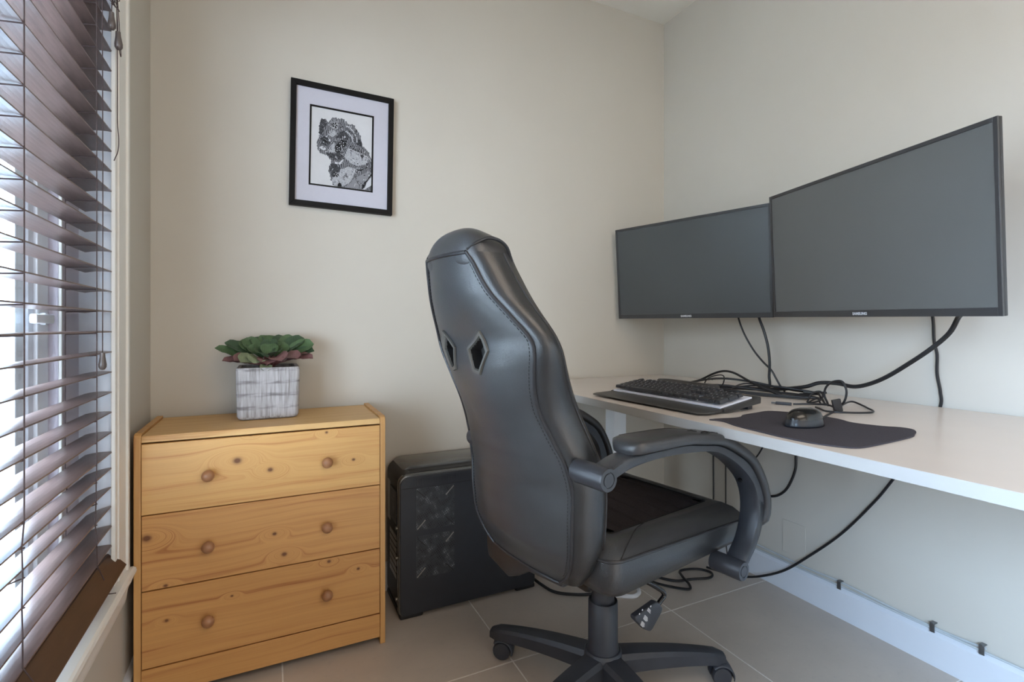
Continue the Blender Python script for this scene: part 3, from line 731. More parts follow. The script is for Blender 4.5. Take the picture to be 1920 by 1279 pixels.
box('panel_seam', (PX0+.006+ax, PX1-.006+ax), (PY0-.0008+ay, PY0+.002+ay), (.4385, .4405), M['pc_dark'], pc)
bm = bmesh.new()
for k in range(26): bm_box(bm, (PX0+.055+k*.0058+ax, PX0+.0575+k*.0058+ax), (PY0-.0012+ay, PY0+.002+ay), (.446, .468))
bm_done(bm, 'rib_grille', M['pc_panel'], pc)
for z0 in (.293, .131):
    g = box('vent_grille', (.444+ax, .579+ax), (PY0-.0006+ay, PY0+.002+ay), (z0, z0+.142), M['perforated'], pc)
    for (sx_, sz_, mm) in ((1, 1, 'pc_metal'), (0, 0, 'pc_metal'), (0, 1, 'pc_dark'), (1, 0, 'pc_dark')):  # bright metal slots paint in the highlights, the other two stay dark
        c = Vector((.444+ax+(.118 if sx_ else .017), PY0-.0012+ay, z0+(.123 if sz_ else .019)))
        mt = Matrix.Translation(c) @ Matrix.Rotation(R(-45 if sx_ == sz_ else 45), 4, 'Y')
        box('fan_slot', (-.020, .020), (-.0008, .0012), (-.0016, .0016), M[mm], g, 0, 1, mt)
for x0 in (PX0+.0, PX1-.085): box('foot', (x0+.004+ax, x0+.084+ax), (PY0+.004+ay, PY1-.004+ay), (0, .018), M['pc_dark'], pc, .006)
bm = bmesh.new()
for k in range(7): bm_box(bm, (PX0+.001+ax, PX0+.005+ax), (PY0+.05+ay, PY0+.15+ay), (.12+k*.022, .137+k*.022))
bm_done(bm, 'slot_covers', M['pc_metal'], pc)
box('port_plate', (PX0+.001+ax, PX0+.006+ax), (PY0+.15+ay, PY0+.19+ay), (.29, .43), M['pc_metal'], pc, .001)
for z in (.06, .3, .2): lathe('thumb_screw', [(.001, -.010), (.006, -.009), (.006, 0), (.001, 0)], M['pc_metal'], pc, 12, (PX0+.005+ax, PY0+.035+ay, z), 'X')
boxes('port_grilles', [((PX0-.0006+ax, PX0+.004+ax), (PY0+.04+ay, PY0+.14+ay), (.31, .42))], M['perforated'], pc)

# ================================================================== DESK
DTZ = .752; DF = .933
dk_ = thing('desk', 'long white laminate desk fixed along the right wall under the monitors', 'desk', (1.33, .80, 0))
ddx, ddy = -1.33, -.80
box('desk_top', (DF+ddx, 1.729+ddx), (-.35+ddy, 1.897+ddy), (DTZ-.0005, DTZ), M['desk'], dk_)
box('desk_board', (DF+ddx, 1.729+ddx), (-.35+ddy, 1.897+ddy), (DTZ-.024, DTZ-.0006), M['desk_edge'], dk_, .0008)
for x, y in ((1.245, 1.64), (.96, -.32), (1.64, -.32)):
    box('leg', (x+ddx, x+.060+ddx), (y+ddy, y+.060+ddy), (.004, DTZ-.024), M['white_leg'], dk_, .003)
    box('leg_foot', (x+.004+ddx, x+.056+ddx), (y+.004+ddy, y+.056+ddy), (0, .006), M['black_plastic'], dk_)

# ------------------------------------------------------------------ keyboard
kb = thing('keyboard', 'full-size black keyboard with wrist rest on the white desk', 'keyboard', (.992, 1.178, DTZ), R(-87.5))
def wedge(name, xs, prof, m, bev=.0015): return prism(name, prof, 'X', xs[0], xs[1], m, kb, bev)
bm = bmesh.new()
wr = [(-.234, .010), (-.220, -.012), (.218, -.012), (.234, .010), (.228, .074), (-.228, .074)]
A = [bm.verts.new((x, y, .004 if y > .03 else .005)) for x, y in wr]; B = [bm.verts.new((x*.992, y+.002, .008+.05*max(0, y))) for x, y in wr]
bm.faces.new(A[::-1]); bm.faces.new(B)
for i in range(6): bm.faces.new((A[i], A[(i+1) % 6], B[(i+1) % 6], B[i]))
bm_done(bm, 'wrist_rest', M['kb_body'], kb, .003, 3)
boxes('wrist_rest_pads', [((x-.02, x+.02), (.02, .05), (0, .006)) for x in (-.15, .15)], M['black_plastic'], kb)
TL_ = math.atan2(.022, .135)
def kz(y): return .0155+(y-.075)*.145       # top of the plate
body = [(.076, .003), (.076, kz(.076)-.003), (.205, kz(.205)-.003), (.222, kz(.222)), (.226, kz(.222)-.004), (.224, kz(.2)-.016), (.09, .003)]
wedge('case', (-.232, .232), body, M['kb_body'], .002)
wedge('plate', (-.2185, .2185), [(.0765, kz(.0765)-.004), (.0765, kz(.0765)+.0015), (.204, kz(.204)+.0015), (.204, kz(.204)-.004)], M['kb_plate'], .0008)
wedge('media_strip', (-.150, .060), [(.205, kz(.2)-.008), (.206, kz(.2)+.014), (.216, kz(.2)+.020), (.262, kz(.2)+.017), (.268, kz(.2)+.010), (.262, kz(.2)-.006)], M['kb_body'], .002)
for x in (-.2, .2): box('tilt_foot', (x-.012, x+.012), (.196, .216), (0, .012), M['black_plastic'], kb, .002, 2, Matrix.Identity(4))
U = .01905
rowsK = [
 (0, [(0,1),(1,1.25),(2.25,1.25),(3.5,6.25),(9.75,1.25),(11,1.25),(12.25,1.25),(13.5,1.5)]),
 (1, [(0,2.25)]+[(2.25+k,1) for k in range(10)]+[(12.25,2.75)]),
 (2, [(0,1.75)]+[(1.75+k,1) for k in range(11)]+[(12.75,2.25)]),
 (3, [(0,1.5)]+[(1.5+k,1) for k in range(12)]+[(13.5,1.5)]),
 (4, [(k,1) for k in range(13)]+[(13,2)]),
 (5.25, [(0,1)]+[(2+k,1) for k in range(4)]+[(6.5+k,1) for k in range(4)]+[(11+k,1) for k in range(4)])]
rowsK[0] = (0, [(0,1.25),(1.25,1.25),(2.5,1.25),(3.75,6.25),(10,1.25),(11.25,1.25),(12.5,1.25),(13.75,1.25)])
nav = [(15.25+k, r, 1, 1) for k in range(3) for r in (3, 4, 5.25)]+[(15.25+k, 0, 1, 1) for k in range(3)]+[(16.25, 1, 1, 1)]
pad = [(18.5, 0, 2, 1), (20.5, 0, 1, 1)]+[(18.5+k, r, 1, 1) for k in range(3) for r in (1, 2, 3)]+[(21.5, 0, 1, 2), (21.5, 2, 1, 2)]+[(18.5+k, 4, 1, 1) for k in range(4)]
keys = [(x, r, w_, 1) for r, ks in rowsK for x, w_ in ks]+nav+pad
kcache = {}
def key_mesh(w_, h_):
    if (w_, h_) in kcache: return kcache[(w_, h_)]
    W_, H_ = w_*U-.0016, h_*U-.0016; bm = bmesh.new()
    a = [bm.verts.new(p) for p in ((0,0,0),(W_,0,0),(W_,H_,0),(0,H_,0))]
    b = [bm.verts.new(p) for p in ((.0018,.0012,.0088),(W_-.0018,.0012,.0088),(W_-.0018,H_-.003,.0095),(.0018,H_-.003,.0095))]
    bm.faces.new(b)
    for i in range(4): bm.faces.new((a[i], a[(i+1) % 4], b[(i+1) % 4], b[i]))
    es = [e for e in bm.edges if e.verts[0] in b or e.verts[1] in b]
    bmesh.ops.bevel(bm, geom=es, offset=.0007, segments=1, affect='EDGES')
    # printed legend, slightly proud
    if w_ < 3:
        q = [bm.verts.new(p) for p in ((.0045,H_*.52,.0101),(.0075,H_*.52,.0101),(.0075,H_*.72,.0102),(.0045,H_*.72,.0102))]
        fq = bm.faces.new(q); fq.material_index = 1
    me = bpy.data.meshes.new('key'); bm.to_mesh(me); bm.free(); me.materials.append(M['key']); me.materials.append(M['legend'])
    kcache[(w_, h_)] = me; return me
KX0 = -22.5*U/2
for x, r, w_, h_ in keys:
    o = bpy.data.objects.new('key', key_mesh(w_, h_)); COL.objects.link(o); o.parent = kb
    y = .0815+r*U*1.0; o.location = (KX0+x*U+.0008, y, kz(y)+.0075); o.rotation_euler = (math.atan(.145), 0, 0)

# ------------------------------------------------------------------ mouse pad and mouse
pad_px = [(.972, .903), (.985, .872), (.968, .82), (.958, .74), (.953, .68), (.958, .63), (.970, .598), (.993, .571), (1.046, .567), (1.187, .577), (1.238, .592), (1.268, .605), (1.286, .622), (1.284, .645), (1.262, .673), (1.247, .723), (1.262, .760), (1.268, .79), (1.266, .84), (1.245, .892), (1.214, .925), (1.16, .92), (1.102, .912), (1.075, .897), (1.045, .893), (1.0, .902)]
cen = Vector((1.11, .74, 0))
sm_ = catmull([Vector((x, y, 0))-cen for x, y in pad_px]+[Vector((*pad_px[0], 0))-cen], 4)[:-1]
mp = prism('mouse_pad', [(p.x, p.y) for p in sm_], 'Z', 0, .003, M['mousepad'], None, .0008)
mp.location = (cen.x, cen.y, DTZ); tag(mp, 'dark grey wavy-edged cloth mouse pad under the mouse on the desk', 'mouse pad')
ms = thing('computer_mouse', 'glossy black computer mouse on the dark mouse pad', 'mouse', (1.104, .750, DTZ+.003), R(4))
def dome(name, a, b, h, z0, m, nz=9, n=28, squash=1.0, p=.5):
    V = []
    for i in range(nz+1):
        t_ = i/nz; rr_ = math.cos(t_*math.pi/2)**p; z = z0+h*math.sin(t_*math.pi/2)
        V.append([(a*max(rr_, .002)*math.cos(2*math.pi*k/n)+.006*t_, b*max(rr_, .002)*math.sin(2*math.pi*k/n)*(1+.12*math.cos(2*math.pi*k/n)), z) for k in range(n+1)])
    return grid(name, V, m, ms)
V = [[(a*math.cos(2*math.pi*k/28), b*math.sin(2*math.pi*k/28)*(1+.12*math.cos(2*math.pi*k/28)), z) for k in range(29)] for a, b, z in ((.045, .028, 0), (.053, .034, .001), (.054, .0345, .004), (.051, .032, .012), (.049, .031, .018))]
grid('body', V, M['mouse_side'], ms)
dome('shell', .0495, .0313, .022, .0175, M['mouse_top'], p=.62)
lathe('scroll_wheel', [(.001, -.003), (.008, -.003), (.0085, 0), (.008, .003), (.001, .003)], M['black_plastic'], ms, 16, (.028, 0, .031), 'Y')

# ================================================================== MONITORS
def monitor(name, label, BL, BR, tilt, Wd, Hd, screen, th):
    """BL, BR: lower corners of the front face as seen from the room; local x = along the screen, z = up, -y = towards the viewer"""
    BL, BR = Vector(BL), Vector(BR); ex = (BR-BL).normalized(); up = Vector((0, 0, 1))
    ez = (up-ex*up.dot(ex)).normalized(); ey = ez.cross(ex)
    # lean the top into the room
    mt = Matrix((ex, ey, ez)).transposed().to_4x4(); mt = mt @ Matrix.Rotation(R(tilt), 4, 'X')
    o = thing(name, label, 'monitor'); o.matrix_world = Matrix.Translation(BL+ex*(Wd/2)) @ mt
    h = Wd/2
    prism('housing', [(-h, .004), (h, .004), (h, .014), (h*.93, .022), (h*.55, .030), (-h*.55, .030), (-h*.93, .022), (-h, .014)], 'Z', 0, Hd, M['bezel_gloss'], o, .002)
    box('rear_bulge', (-.16, .16), (.029, .048), (.06, Hd-.09), M['black_plastic'], o, .012, 3)
    b1, b2 = .009, .019
    bm = bmesh.new()
    for x, z in (((-h, -h+b1), (0, Hd)), ((h-b1, h), (0, Hd)), ((-h+b1, h-b1), (0, b2)), ((-h+b1, h-b1), (Hd-b1-.001, Hd))): bm_box(bm, x, (0, .0055), z)
    bm_done(bm, 'bezel', M['bezel'], o, .0008)
    box('screen', (-h+b1, h-b1), (.0025, .0055), (b2, Hd-b1-.001), screen, o)
    text_mesh('logo', 'SAMSUNG', .0105, M['badge'], o, Matrix.Translation((0, -.0002, .0055)) @ Matrix.Rotation(R(90), 4, 'X'))
    return o
big = monitor('computer_monitor', 'larger nearer black monitor at the right, in front of the other one', (1.600, 1.196, 1.017), (1.395, .507, 1.004), 3.4, .719, .4205, M['screen'], .03)
small = monitor('computer_monitor', 'farther black monitor at the left, partly covered by the nearer one', (1.447, 1.872, 1.021), (1.612, 1.212, 1.016), 4.3, .684, .4045, M['screen_dim_reflect'], .03)
def wall_arm(name, label, target):
    tgt = Vector(target); base = Vector((XR-.002, tgt.y, 1.22))
    o = thing(name, label, 'monitor mount', base)
    box('wall_plate', (-.018, 0), (-.05, .05), (-.08, .08), M['black_plastic'], o, .004)
    p = tgt-base; e = p.normalized()
    tube('arm', [(-.01, 0, 0), tuple(p*.55), tuple(p)], .013, M['black_plastic'], o, 10, 3)
    return o
def back_of(m, d=.047, z=.2): return m.matrix_world @ Vector((0, d, z))
wall_arm('monitor_bracket', 'black wall bracket hidden behind the nearer right monitor', back_of(big))
wall_arm('monitor_bracket', 'black wall bracket hidden behind the farther left monitor', back_of(small))

# ================================================================== CABLES
def cable(name, pts, r, label, m='cable', sub=6, group=None):
    b0 = Vector(pts[-1]); o = tube(name, [Vector(p)-b0 for p in pts], r, M[m], None, 7, sub); o.location = b0
    return tag(o, label, 'cable', group)
dz0 = DTZ+.004
cable('monitor_cable', [(1.520, .62, 1.02), (1.60, .668, 1.008), (1.62, .697, .965), (1.62, .739, .921), (1.62, .796, .874), (1.62, .85, .834), (1.62, .898, .809), (1.62, .94, .798), (1.62, .988, .803), (1.61, 1.04, .800), (1.60, 1.08, .784), (1.59, 1.16, .768), (1.575, 1.22, .762), (1.54, 1.29, .760), (1.49, 1.34, .760)], .0062, 'thick black cable sagging from the nearer monitor to the heap on the desk')
cable('power_cable', [(1.55, .76, 1.06), (1.70, .782, 1.04), (1.731, .784, 1.01), (1.732, .781, .94), (1.732, .774, .902), (1.732, .774, .848), (1.734, .767, .795), (1.736, .768, .752), (1.7355, .80, .66), (1.733, .887, .513), (1.732, .94, .427), (1.728, 1.04, .289), (1.718, 1.151, .167), (1.70, 1.24, .080), (1.668, 1.34, .022), (1.64, 1.42, .005), (1.60, 1.50, .005)], .0042, 'thin black cable hanging down the right wall behind the desk to the floor')
cable('monitor_cable', [(1.66, 1.40, 1.06), (1.645, 1.382, 1.016), (1.64, 1.353, .958), (1.64, 1.313, .898), (1.64, 1.272, .855), (1.64, 1.237, .826), (1.64, 1.218, .798), (1.64, 1.199, .770), (1.62, 1.17, .758)], .0035, 'thin slanting black cable below the farther monitor')
cable('monitor_cable', [(1.66, 1.31, 1.06), (1.645, 1.29, 1.015), (1.64, 1.267, .969), (1.64, 1.25, .911), (1.64, 1.243, .852), (1.64, 1.245, .804), (1.64, 1.245, .765), (1.62, 1.27, .757)], .0048, 'thick near-vertical black cable below the farther monitor')
cable('keyboard_cable', [(1.26, 1.30, .775), (1.36, 1.42, .765), (1.48, 1.43, .776), (1.5, 1.38, .804), (1.5, 1.33, .82), (1.5, 1.283, .818), (1.5, 1.227, .798), (1.5, 1.184, .782), (1.5, 1.143, .770), (1.51, 1.10, .758)], .0040, 'black cable arching up behind the keyboard')
cable('usb_cable', [(1.46, 1.385, .758), (1.46, 1.365, .790), (1.46, 1.325, .806), (1.46, 1.292, .808), (1.46, 1.29, .785), (1.46, 1.31, .758)], .0022, 'thin black cable loop standing up behind the keyboard')
# the heap of cables along the wall side of the desk
rc = random.Random(11)
strands = [
 [(1.42, 1.38, .766), (1.47, 1.30, .772), (1.53, 1.22, .764), (1.57, 1.15, .758), (1.58, 1.06, .757), (1.55, 1.00, .757)],
 [(1.36, 1.40, .772), (1.50, 1.36, .790), (1.56, 1.27, .786), (1.60, 1.19, .772), (1.62, 1.10, .764), (1.63, 1.03, .768)],
 [(1.40, 1.35, .760), (1.45, 1.24, .760), (1.49, 1.14, .758), (1.53, 1.06, .757), (1.56, 1.01, .757)],
 [(1.40, 1.31, .762), (1.42, 1.22, .764), (1.45, 1.16, .757), (1.48, 1.08, .757), (1.50, 1.03, .757), (1.53, 1.02, .756)],
 [(1.47, 1.30, .758), (1.54, 1.24, .774), (1.56, 1.16, .778), (1.59, 1.09, .772), (1.61, 1.04, .764), (1.60, 1.10, .757)],
 [(1.45, 1.27, .757), (1.50, 1.25, .780), (1.52, 1.21, .784), (1.54, 1.17, .770), (1.57, 1.13, .757)]]
for i, s in enumerate(strands): cable('heap_cable', s, (.0042, .0038, .0035, .003, .0036, .0028)[i], ('thickest black cable at the front of the heap between keyboard and wall', 'black cable running highest along the back of the desk heap', 'black cable on the mouse side of the desk heap', 'frontmost thin black cable of the heap, nearest the keyboard', 'black cable arching over the middle of the desk heap', 'thinnest black cable crossing the middle of the desk heap')[i], group='tangled cables heaped on the desk')
cable('adapter_cable', [(1.56, 1.06, .770), (1.57, 1.02, .772), (1.53, .985, .768), (1.50, .955, .757), (1.46, .925, .756)], .0034, 'black cable trailing from the heap towards the mouse cable')
cable('adapter_cable', [(1.44, .968, .757), (1.45, .958, .785), (1.47, .945, .790), (1.45, .930, .770), (1.43, .957, .757), (1.46, .950, .770), (1.44, .925, .757)], .0024, 'small triangular kink of thin black cable beside the raised loop')
# mouse cable with velcro tie and plug
cable('mouse_cable', [(1.158, .762, DTZ+.016), (1.20, .772, DTZ+.008), (1.30, .815, dz0), (1.40, .853, dz0), (1.49, .890, dz0+.004), (1.545, .900, dz0+.006), (1.535, .865, dz0), (1.495, .828, dz0), (1.462, .797, dz0), (1.430, .785, dz0), (1.39, .798, dz0), (1.36, .822, dz0), (1.345, .850, dz0), (1.37, .885, dz0), (1.385, .905, dz0)], .0026, 'thin black mouse cable looped flat on the desk behind the mouse pad')
cable('usb_cable', [(1.36, .955, .759), (1.395, .92, .762), (1.43, .90, .760), (1.41, .865, .760), (1.40, .838, .776), (1.40, .830, .80), (1.40, .832, .818), (1.40, .843, .834), (1.40, .869, .829), (1.40, .886, .812), (1.40, .890, .790), (1.41, .888, .770), (1.44, .905, .757)], .0030, 'black cable standing up in a round loop near the mouse')
ct = box('cable_tie', (-.004, .004), (-.011, .011), (0, .034), M['cable'], None, .001); ct.location = (1.385, .842, DTZ+.0005); ct.rotation_euler = (R(-12), 0, R(60))
tag(ct, 'black velcro strip tying the looped cables beside the mouse', 'cable tie')
pl = thing('usb_plug', 'slim black plug lying on the desk left of the mouse cable', 'plug', (1.362, .988, DTZ), R(-62))
box('plug_body', (-.020, .022), (-.005, .005), (0, .009), M['black_plastic'], pl, .002)
box('plug_tip', (-.031, -.020), (-.004, .004), (.002, .007), M['clip'], pl, .0005)
pl2 = thing('usb_plug', 'black plug at the end of a cable behind the keyboard', 'plug', (1.43, 1.43, DTZ), R(-35))
box('plug_body', (-.024, .024), (-.008, .008), (0, .016), M['black_plastic'], pl2, .003)
box('plug_tip', (.024, .036), (-.006, .006), (.004, .010), M['clip'], pl2, .0005)
pl3 = thing('usb_plug', 'long thin black plug lying in the cable heap right of the keyboard', 'plug', (1.455, 1.262, DTZ), R(-55))
box('plug_body', (-.030, .030), (-.005, .005), (0, .010), M['black_plastic'], pl3, .003)
# under the desk
cable('hanging_cable', [(1.735, 1.595, .753), (1.735, 1.59, .60), (1.734, 1.588, .44), (1.732, 1.585, .25), (1.72, 1.58, .10), (1.70, 1.55, .02), (1.66, 1.52, .005)], .0034, 'black cable hanging straight down under the desk, left of the other vertical one')
cable('hanging_cable', [(1.735, 1.535, .753), (1.735, 1.525, .60), (1.734, 1.522, .40), (1.732, 1.520, .25), (1.72, 1.51, .10), (1.70, 1.48, .02), (1.66, 1.45, .005)], .0028, 'thinner black cable hanging straight down under the desk beside the left vertical one')
cable('hanging_cable', [(1.735, 1.22, .753), (1.735, 1.203, .62), (1.734, 1.207, .52), (1.733, 1.21, .455), (1.731, 1.245, .375), (1.729, 1.30, .335), (1.727, 1.38, .335), (1.725, 1.45, .37), (1.726, 1.50, .42)], .0046, 'black cable hanging under the desk in a wide curve right of the armrest')
cable('hanging_cable', [(1.735, 1.31, .753), (1.735, 1.32, .60), (1.734, 1.335, .535), (1.732, 1.37, .47), (1.731, 1.42, .42)], .003, 'short slanting black cable just under the desk edge above the armrest')
# on the floor
cable('floor_cable', [(.905, 1.72, .02), (.925, 1.66, .008), (.945, 1.60, .006), (1.0, 1.555, .006), (1.06, 1.53, .006), (1.12, 1.54, .006), (1.17, 1.60, .006)], .0055, 'black power cable curving over the floor from the computer tower')
cable('floor_cable', [(1.34, 1.62, .006), (1.36, 1.53, .006), (1.405, 1.47, .006), (1.47, 1.452, .006), (1.545, 1.43, .006), (1.58, 1.46, .006), (1.55, 1.505, .006), (1.475, 1.515, .010), (1.445, 1.475, .012), (1.43, 1.425, .008), (1.405, 1.40, .006), (1.36, 1.44, .006), (1.32, 1.50, .006), (1.30, 1.58, .006)], .0048, 'black cable lying in a twisted loop on the floor behind the lever')
cable('floor_cable', [(1.07, 1.53, .007), (1.13, 1.485, .007), (1.16, 1.462, .007), (1.19, 1.448, .007), (1.222, 1.462, .007), (1.235, 1.495, .007), (1.225, 1.55, .007), (1.20, 1.60, .007)], .0075, 'white cable bent on the floor behind the chair column', 'white_cable')
# clear tubing clipped along the baseboard
ctb = thing('clear_tubing', 'pair of clear plastic tubes clipped along the top of the right baseboard', 'tubing', (XR-.008, 1.05, .112))
tube('tube', [(-.001, .80, .012), (0, .50, .012), (0, .317, .010), (0, .12, .006), (0, -.004, .009), (0, -.14, .001), (0, -.268, -.002), (.002, -.33, -.001), (.0, -.385, .004)], .0032, M['clear'], ctb, 8, 4)
tube('tube', [(-.006, .80, -.004), (-.006, .50, -.004), (-.006, .317, -.004), (-.006, .12, -.004), (-.006, -.004, -.002), (-.006, -.14, -.004), (-.006, -.268, -.004), (-.006, -.40, -.004), (-.006, -.60, -.004)], .0030, M['clear'], ctb, 8, 4)
for y in (-.004, -.268, -.380):
    c = boxes('clip', [((-.011, .005), (y-.006, y+.006), (.012, .015)), ((-.013, -.010), (y-.006, y+.006), (-.012, .014))], M['clip'], ctb, .001)
wp = box('cover_plate', (-.0025, 0), (-.045, .045), (-.06, .06), M['wall'], None, .0015); wp.location = (XR-.0002, 1.22, .20)
tag(wp, 'blank wall-coloured cover plate low on the right wall under the desk', 'cover plate')

# ================================================================== OFFICE CHAIR
PHI = R(10)
oc2 = thing('office_chair', 'black leather racing-style office chair with its back to the camera', 'chair', (.805, 1.11, 0), PHI)
zz = [.425, .455, .504, .575, .637, .67, .708, .737, .765, .81, .855, .897, .93, .955, .98, 1.012, 1.049, 1.082, 1.111, 1.131]
xx = [-.262, -.272, -.283, -.288, -.288, -.294, -.303, -.316, -.327, -.347, -.364, -.376, -.384, -.389, -.404, -.424, -.446, -.458, -.467, -.476]
wwd = [.125, .164, .186, .192, .195, .193, .185, .174, .165, .157, .165, .179, .191, .192, .175, .153, .126, .110, .099, .084]
tz = [.425, .432, .483, .56, .63, .714, .757, .81, .869, .915, .971, 1.01, 1.055, 1.095, 1.131]
tt = [.030, .045, .068, .075, .076, .076, .080, .080, .070, .056, .050, .058, .070, .072, .070]
bz = [.425, .5, .7, .9, 1.0, 1.131]; bbv = [.010, .030, .050, .045, .032, .012]
def sm1(z, a, b):
    h = .008; return float((np.interp(z-h, a, b)+2*np.interp(z, a, b)+np.interp(z+h, a, b))/4)
def ex_(z): return sm1(z, zz, xx)
def ew(z): return sm1(z, zz, wwd)
def et(z): return sm1(z, tz, tt)
def eb(z): return float(np.interp(z, bz, bbv))
def surf(y, z):
    w_ = ew(z); return ex_(z)-eb(z)*(1-min(1, abs(y)/w_)**2.2)
vents = []
for sgn, off in ((-1, .016), (1, .016)):
    vents.append([(sgn*a+off, z) for a, z in ((.086, .974), (.101, .932), (.062, .879), (.040, .884), (.028, .936))])
def inside(p, poly):
    c = False; j = len(poly)-1
    for i in range(len(poly)):
        a, b = poly[i], poly[j]
        if (a[1] > p[1]) != (b[1] > p[1]) and p[0] < (b[0]-a[0])*(p[1]-a[1])/(b[1]-a[1])+a[0]: c = not c
        j = i
    return c
NZ, NY = 150, 90
zr = [.425+(1.131-.425)*i/NZ for i in range(NZ+1)]
def shrink(poly, k):
    c = (sum(p[0] for p in poly)/len(poly), sum(p[1] for p in poly)/len(poly)); return [(c[0]+(p[0]-c[0])*k, c[1]+(p[1]-c[1])*k) for p in poly]
V = [[(surf(ew(z)*(2*j/NY-1), z), ew(z)*(2*j/NY-1), z) for j in range(NY+1)] for z in zr]
holes = [shrink(p, .74) for p in vents]
def skip(i, j):
    z = (zr[i]+zr[i+1])/2; y = ew(z)*(2*(j+.5)/NY-1); return any(inside((y, z), h) for h in holes)
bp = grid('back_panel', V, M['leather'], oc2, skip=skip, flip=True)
# side panels between the rear and the front piping
side_edge = {}
for s in (-1, 1):
    V = []
    for z in zr[::3]:
        x0, w0, t_ = ex_(z), ew(z), et(z); row = []
        wf = float(np.mean([ew(min(1.131, max(.425, z+q*.012))) for q in range(-3, 4)])); xf = float(np.mean([ex_(min(1.131, max(.425, z+q*.012)))+et(min(1.131, max(.425, z+q*.012))) for q in range(-2, 3)]))
        p0, p1 = (x0, w0), (xf, wf+.020); c1, c2 = (x0+t_*.10, w0+.026), (x0+t_*.65, .5*(wf+w0)+.038)
        for k in range(13):
            q = k/12; a = [(1-q)**3*p0[i]+3*(1-q)**2*q*c1[i]+3*(1-q)*q*q*c2[i]+q**3*p1[i] for i in (0, 1)]
            row.append((a[0], s*a[1], z))
        V.append(row)
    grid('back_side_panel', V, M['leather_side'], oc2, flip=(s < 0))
    side_edge[s] = [r[-1] for r in V]
# front of the backrest: bolsters at the sides, hollow in the middle
V = []
for z, a, b in zip(zr[::3], side_edge[-1], side_edge[1]):
    row = []
    for k in range(33):
        u = 2*k/32-1; y = b[1]*u; au = abs(u)
        bump_ = .034*math.exp(-((au-.80)/.16)**2)*(1-max(0, (au-.88)/.12)**2)+.006*(1-au**2)
        row.append((a[0]+bump_*min(1, max(0, (z-.43)/.05)), y, z))
    V.append(row)
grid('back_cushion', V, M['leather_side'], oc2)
for zi, nm in ((0, 'back_bottom'), (-1, 'back_top')):   # close the shell
    z = zr[0] if zi == 0 else zr[-1]; w_ = ew(z)
    ring = [(surf(w_*(2*j/16-1), z), w_*(2*j/16-1), z) for j in range(17)]+[(x, y, z_) for x, y, z_ in V[zi][::-1]]
    fix_normals(pyd(nm, ring, [list(range(len(ring)))], M['leather_side'], oc2))
# piping
for s in (-1, 1):
    tube('rear_piping', [(ex_(z)-.001, s*(ew(z)+.0005), z) for z in zr[::5]], .0042, M['piping'], oc2, 8, 2)
    tube('front_piping', [side_edge[s][i] for i in range(0, len(side_edge[s]), 3)]+[side_edge[s][-1]], .0036, M['piping'], oc2, 8, 2)
    bm = bmesh.new()   # row of stitches just inside the piping
    zs = np.arange(.45, 1.12, .0075)
    for z in zs:
        y = s*(ew(z)-.0095); y2 = s*(ew(z+.0048)-.0095)
        bm_tube(bm, [(surf(y, z)-.0004, y, z), (surf(y2, z+.0048)-.0004, y2, z+.0048)], .0007, 4)
    o = bm_done(bm, 'stitching', M['stitch'], oc2); o['kind'] = 'stuff'
for z in (zr[0], zr[-1]):
    w_ = ew(z); tube('rear_piping', [(surf(w_*(2*j/16-1), z)-.001, w_*(2*j/16-1), z) for j in range(17)], .0042, M['piping'], oc2, 8, 2)
# vents
for p in vents:
    bm = bmesh.new()
    lv = [(1.0, .001), (.97, .0055), (.80, .0055), (.75, .001)]; rings = []
    for k, h in lv:
        pts = shrink(p, k); rn = []
        for i in range(5):
            for q in (0, .25, .5, .75):
                y = pts[i][0]+(pts[(i+1) % 5][0]-pts[i][0])*q; z = pts[i][1]+(pts[(i+1) % 5][1]-pts[i][1])*q
                rn.append(bm.verts.new((surf(y, z)-h, y, z)))
        rings.append(rn)
    for A, B in zip(rings, rings[1:]):
        for i in range(20): bm.faces.new((A[i], A[(i+1) % 20], B[(i+1) % 20], B[i]))
    vf = bm_done(bm, 'vent_frame', M['vent_frame'], oc2, smooth=True)
    pa, pb = shrink(p, .76), shrink(p, .70); mv = [(surf(y, z)-.0005, y, z) for y, z in pa]+[(surf(y, z)+.024, y, z) for y, z in pb]
    fix_normals(pyd('vent_mesh', mv, [list(range(5, 10))]+[[i, (i+1) % 5, 5+(i+1) % 5, 5+i] for i in range(5)], M['vent_mesh'], vf))
# headrest pillow wrapping over the top
def superell(name, c, h, m, parent, e1=.55, e2=.6, nu=20, nv=36, tilt=0, shape=None):
    V = []; f_ = lambda v_, e: math.copysign(abs(v_)**e, v_)
    for i in range(nu+1):
        a = -math.pi/2+math.pi*i/nu; row = []
        for j in range(nv+1):
            b = 2*math.pi*j/nv
            p = Vector((h[0]*f_(math.cos(a), e1)*f_(math.cos(b), e2), h[1]*f_(math.cos(a), e1)*f_(math.sin(b), e2), h[2]*f_(math.sin(a), e1)))
            if shape: p = shape(p)
            p = Matrix.Rotation(tilt, 3, 'Y') @ p; row.append(p+Vector(c))
        V.append(row)
    return grid(name, V, m, parent)
hr = superell('headrest', (-.420, 0, 1.137), (.061, .112, .054), M['leather'], oc2, .75, .55, tilt=R(14), shape=lambda p: Vector((p.x, p.y*(1-.12*max(0, p.z)/.05), p.z-.012*(p.y/.112)**2)))
tube('headrest_piping', [(-.474, -.086, 1.136), (-.460, -.099, 1.149), (-.436, -.105, 1.160), (-.410, -.106, 1.158), (-.388, -.104, 1.145), (-.374, -.100, 1.118)], .0036, M['piping'], hr, 8, 4)
